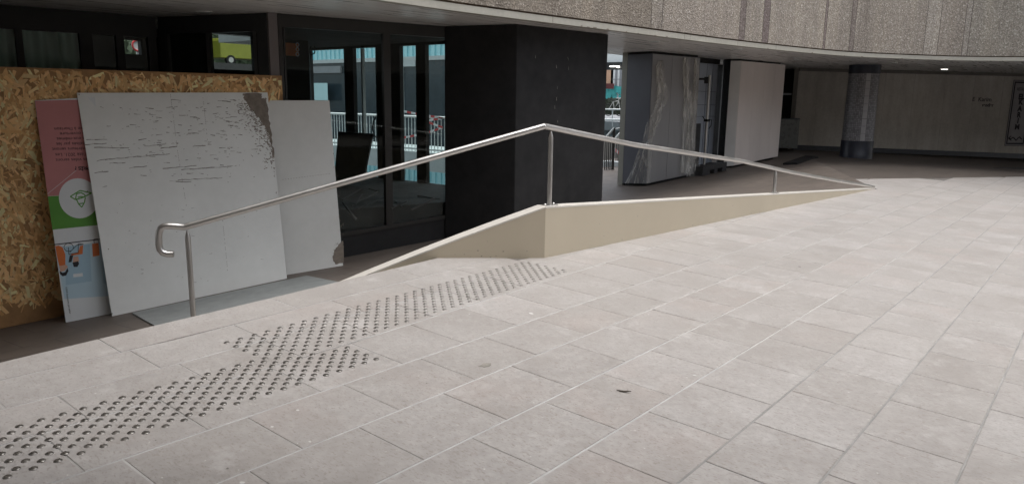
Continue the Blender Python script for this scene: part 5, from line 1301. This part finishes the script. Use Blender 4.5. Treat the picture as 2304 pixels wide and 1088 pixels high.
# hedge-like dark ivy mass behind the bicycle
random.seed(31); hdg = MB()
for k in range(500):
    p = on_y(random.uniform(1350, 1412), random.uniform(222, 240), 41+random.random()*.8); r_ = random.uniform(.05, .14); a = random.random()*6
    u_ = V((math.cos(a), math.sin(a)*.5, math.sin(a))).normalized()*r_; v_ = V((-math.sin(a), .3, math.cos(a))).normalized()*r_*.6
    hdg.face([p-u_, p+v_, p+u_, p-v_])
hdg.prism([(on_y(1345, 230, 42).x, 42), (on_y(1415, 230, 42).x, 42), (on_y(1415, 230, 42).x, 42.3), (on_y(1345, 230, 42).x, 42.3)], zg, on_y(1385, 226, 42).z)
tag(hdg.build('low_hedge', plain('dark_leaf', (.02, .03, .015), .7, var=.4)), 'dark low hedge behind the parked bicycle', 'hedge')
bi = thing('parked_bicycle', on_y(1383, 260, 37), 'grey bicycle parked in front of the dark hedge beside the pillar', 'bicycle')
w_a, w_b = on_y(1369, 247, 37), on_y(1395, 248, 37)
for c in (w_a, w_b):
    m = MB(); m.tube([c+V((.33*math.cos(a/20*6.2832), 0, .33*math.sin(a/20*6.2832))) for a in range(21)], .025, 6); m.tube([c+V((-.3, 0, 0)), c+V((.3, 0, 0))], .006, 4); m.tube([c+V((0, 0, -.3)), c+V((0, 0, .3))], .006, 4); m.build('wheel', M['black'], bi)
m = MB(); mid = (w_a+w_b)/2; mid.z = w_a.z-.02; st_ = mid+V((-.08, 0, .5)); hd_ = w_b+V((-.12, 0, .52))
for a, b_ in ((w_a, mid), (mid, st_), (w_a, st_), (st_, hd_), (mid, hd_), (hd_, w_b), (hd_, hd_+V((.02, 0, .14)))): m.tube([a, b_], .02, 6)
m.build('frame', M['pole'], bi); m = MB(); m.box(st_+V((0, 0, .07)), (.26, .14, .06)); m.build('saddle', M['black'], bi, bevel=.02)
m = MB(); m.tube([hd_+V((.0, -.25, .16)), hd_+V((.03, 0, .14)), hd_+V((0, .25, .16))], .015, 6); m.build('handlebar', M['pole'], bi)
# terrace edge rails and stair in the gap
YS = 19.0
tr_ = thing('terrace_railing', on_y(1385, 300, 26), 'two pale horizontal rails edging the terrace beyond the stair', 'railing')
m = MB()
for py, r_ in ((246, .03), (269.5, .045)): m.tube([on_y(1340, py-.4, 26), on_y(1416, py+.4, 26)], r_, 8)
m.build('rails', M['white_paint'], tr_, smooth=True)
m = MB()
for px in (1352, 1378, 1404): a, b_ = on_y(px, 246, 26), on_y(px, 285, 26); m.tube([a, b_], .025, 8)
m.build('posts', M['pale_grey'], tr_)
px_box(1340, 272, 1440, 296, 26.6, .4).build('kerb_wall', M['mid_grey'], tr_)
sr = thing('stair_railing', on_y(1385, 400, YS), 'dark barred stair railing seen in the gap beside the pillar', 'railing')
m = MB(); m.tube([on_y(1352, 322, YS-.3), on_y(1382, 288, YS)], .035, 8); m.tube([on_y(1384, 312, YS), on_y(1408, 284, YS+.4)], .035, 8); m.tube([on_y(1376, 292, YS), on_y(1404, 286, YS+.6)], .02, 8); m.build('sloping_rail', M['pale_grey'], sr, smooth=True)
m = MB()
for px in range(1362, 1385, 4): a, b_ = on_y(px, 312, YS), on_y(px-2, 392, YS); m.tube([a, b_], .018, 6)
for px in range(1387, 1409, 4): a, b_ = on_y(px, 312, YS+.6), on_y(px-1, 362, YS+.6); m.tube([a, b_], .016, 6)
m.tube([on_y(1382, 288, YS), on_y(1378, 392, YS)], .04, 8); m.build('bars', M['dark_frame'], sr)
px_box(1355, 362, 1412, 392, YS+.9, .3).build('pale_wall', M['pale_grey'], sr)
px_box(1355, 394, 1412, 400, YS-.6, 1.2).build('tread', M['mid_grey'], sr)
ttp = MB()
a, b_ = on_y(1382, 335, YS+.5), on_y(1404, 355, YS+.5)
for i in range(8):
    p, q = a.lerp(b_, i/8), a.lerp(b_, (i+1)/8); ttp.hexa([p+V((0, 0, -.05)), q+V((0, 0, -.05)), q+V((0, .004, -.05)), p+V((0, .004, -.05))], [p+V((0, 0, .05)), q+V((0, 0, .05)), q+V((0, .004, .05)), p+V((0, .004, .05))], i % 2)
tag(ttp.build('barrier_tape', [M['white_paint'], M['red']]), 'short red and white tape hanging on the stair railing in the gap', 'tape')

# ------------------------------------------------------------------ upper street, van, hedge and road sign standing in for window reflections
vx = -50.0
va, vb = on_v(468, 150, (vx, 0), (vx, 40)), on_v(580, 150, (vx, 0), (vx, 40))
zv = on_v(530, 148, (vx, 0), (vx, 40)).z
us = MB(); us.prism([(vx-8, 10), (vx+3.5, 10), (vx+3.5, 60), (vx-8, 60)], -5, zv); struct('upper_street', us, M['asphalt'])
vn = thing('reflected_van', (vx, (va.y+vb.y)/2, zv), 'yellow green van standing in for a reflection in the return screen', 'van')
y0, y1 = va.y+.5, vb.y+.9; H_ = on_v(530, 90, (vx, 0), (vx, 40)).z-zv
prof = [(y0, .45), (y1, .45), (y1, .95), (y1-.35, 1.15), (y1-1.0, H_), (y0+.1, H_), (y0, H_-.2)]
m = MB(); m.hexa([V((vx+.9, a, zv+b_)) for a, b_ in prof], [V((vx-.9, a, zv+b_)) for a, b_ in prof]); m.build('body', M['yellow'], vn, bevel=.06)
m = MB(); wn2 = [(y1-1.0, H_-.15), (y1-.5, 1.2), (y1-1.7, 1.2), (y1-1.7, H_-.15)]; m.hexa([V((vx+.915, a, zv+b_)) for a, b_ in wn2], [V((vx+.905, a, zv+b_)) for a, b_ in wn2]); m.build('side_window', M['dark_blue_glass'], vn)
for yy in (y0+.75, y1-.8):
    m = MB(); m.tube([V((vx+.92, yy, zv+.34)), V((vx+.66, yy, zv+.34))], .34, 20); w_o = m.build('wheel', M['black'], vn, smooth=True)
    m = MB(); m.tube([V((vx+.935, yy, zv+.34)), V((vx+.9, yy, zv+.34))], .19, 16); m.build('hubcap', M['pole'], w_o)
random.seed(77); hg = MB(); hx = vx-5
hg.prism([(hx-1, 15), (hx, 15), (hx, 46), (hx-1, 46)], zv, zv+7.5)
for k in range(2300):
    p = V((hx+random.random()*.5, random.uniform(15, 46), zv+random.uniform(0, 8.2))); r_ = random.uniform(.12, .35); a = random.random()*6
    u_ = V((.3, math.cos(a), math.sin(a))).normalized()*r_; v_ = V((.4, -math.sin(a), math.cos(a))).normalized()*r_*.6
    hg.face([p-u_, p+v_, p+u_, p-v_])
tag(hg.build('reflected_hedge', plain('hedge_leaf', (.03, .05, .02), .7, var=.4)), 'tall dark green hedge added behind the van in place of its reflected background', 'hedge')
rs = thing('reflected_sign', on_v(308, 122, (-17, 0), (-17, 20)), 'round road sign with red ring standing in for a reflection in the far-left window', 'road sign')
c = on_v(309, 103, (-17, 0), (-17, 20)); m = MB(); m.tube([c+V((.0, 0, 0)), c+V((.02, 0, 0))], .13, 24); m.build('disc', M['white_paint'], rs)
m = MB(); m.tube([c+V((.025, .115*math.cos(a/24*6.2832), .115*math.sin(a/24*6.2832))) for a in range(25)], .022, 6); m.build('red_ring', M['red'], rs)
m = MB(); m.tube([c+V((-.03, 0, .1)), V((c.x-.03, c.y, -2))], .025, 8); m.build('sign_post', M['pole'], rs)
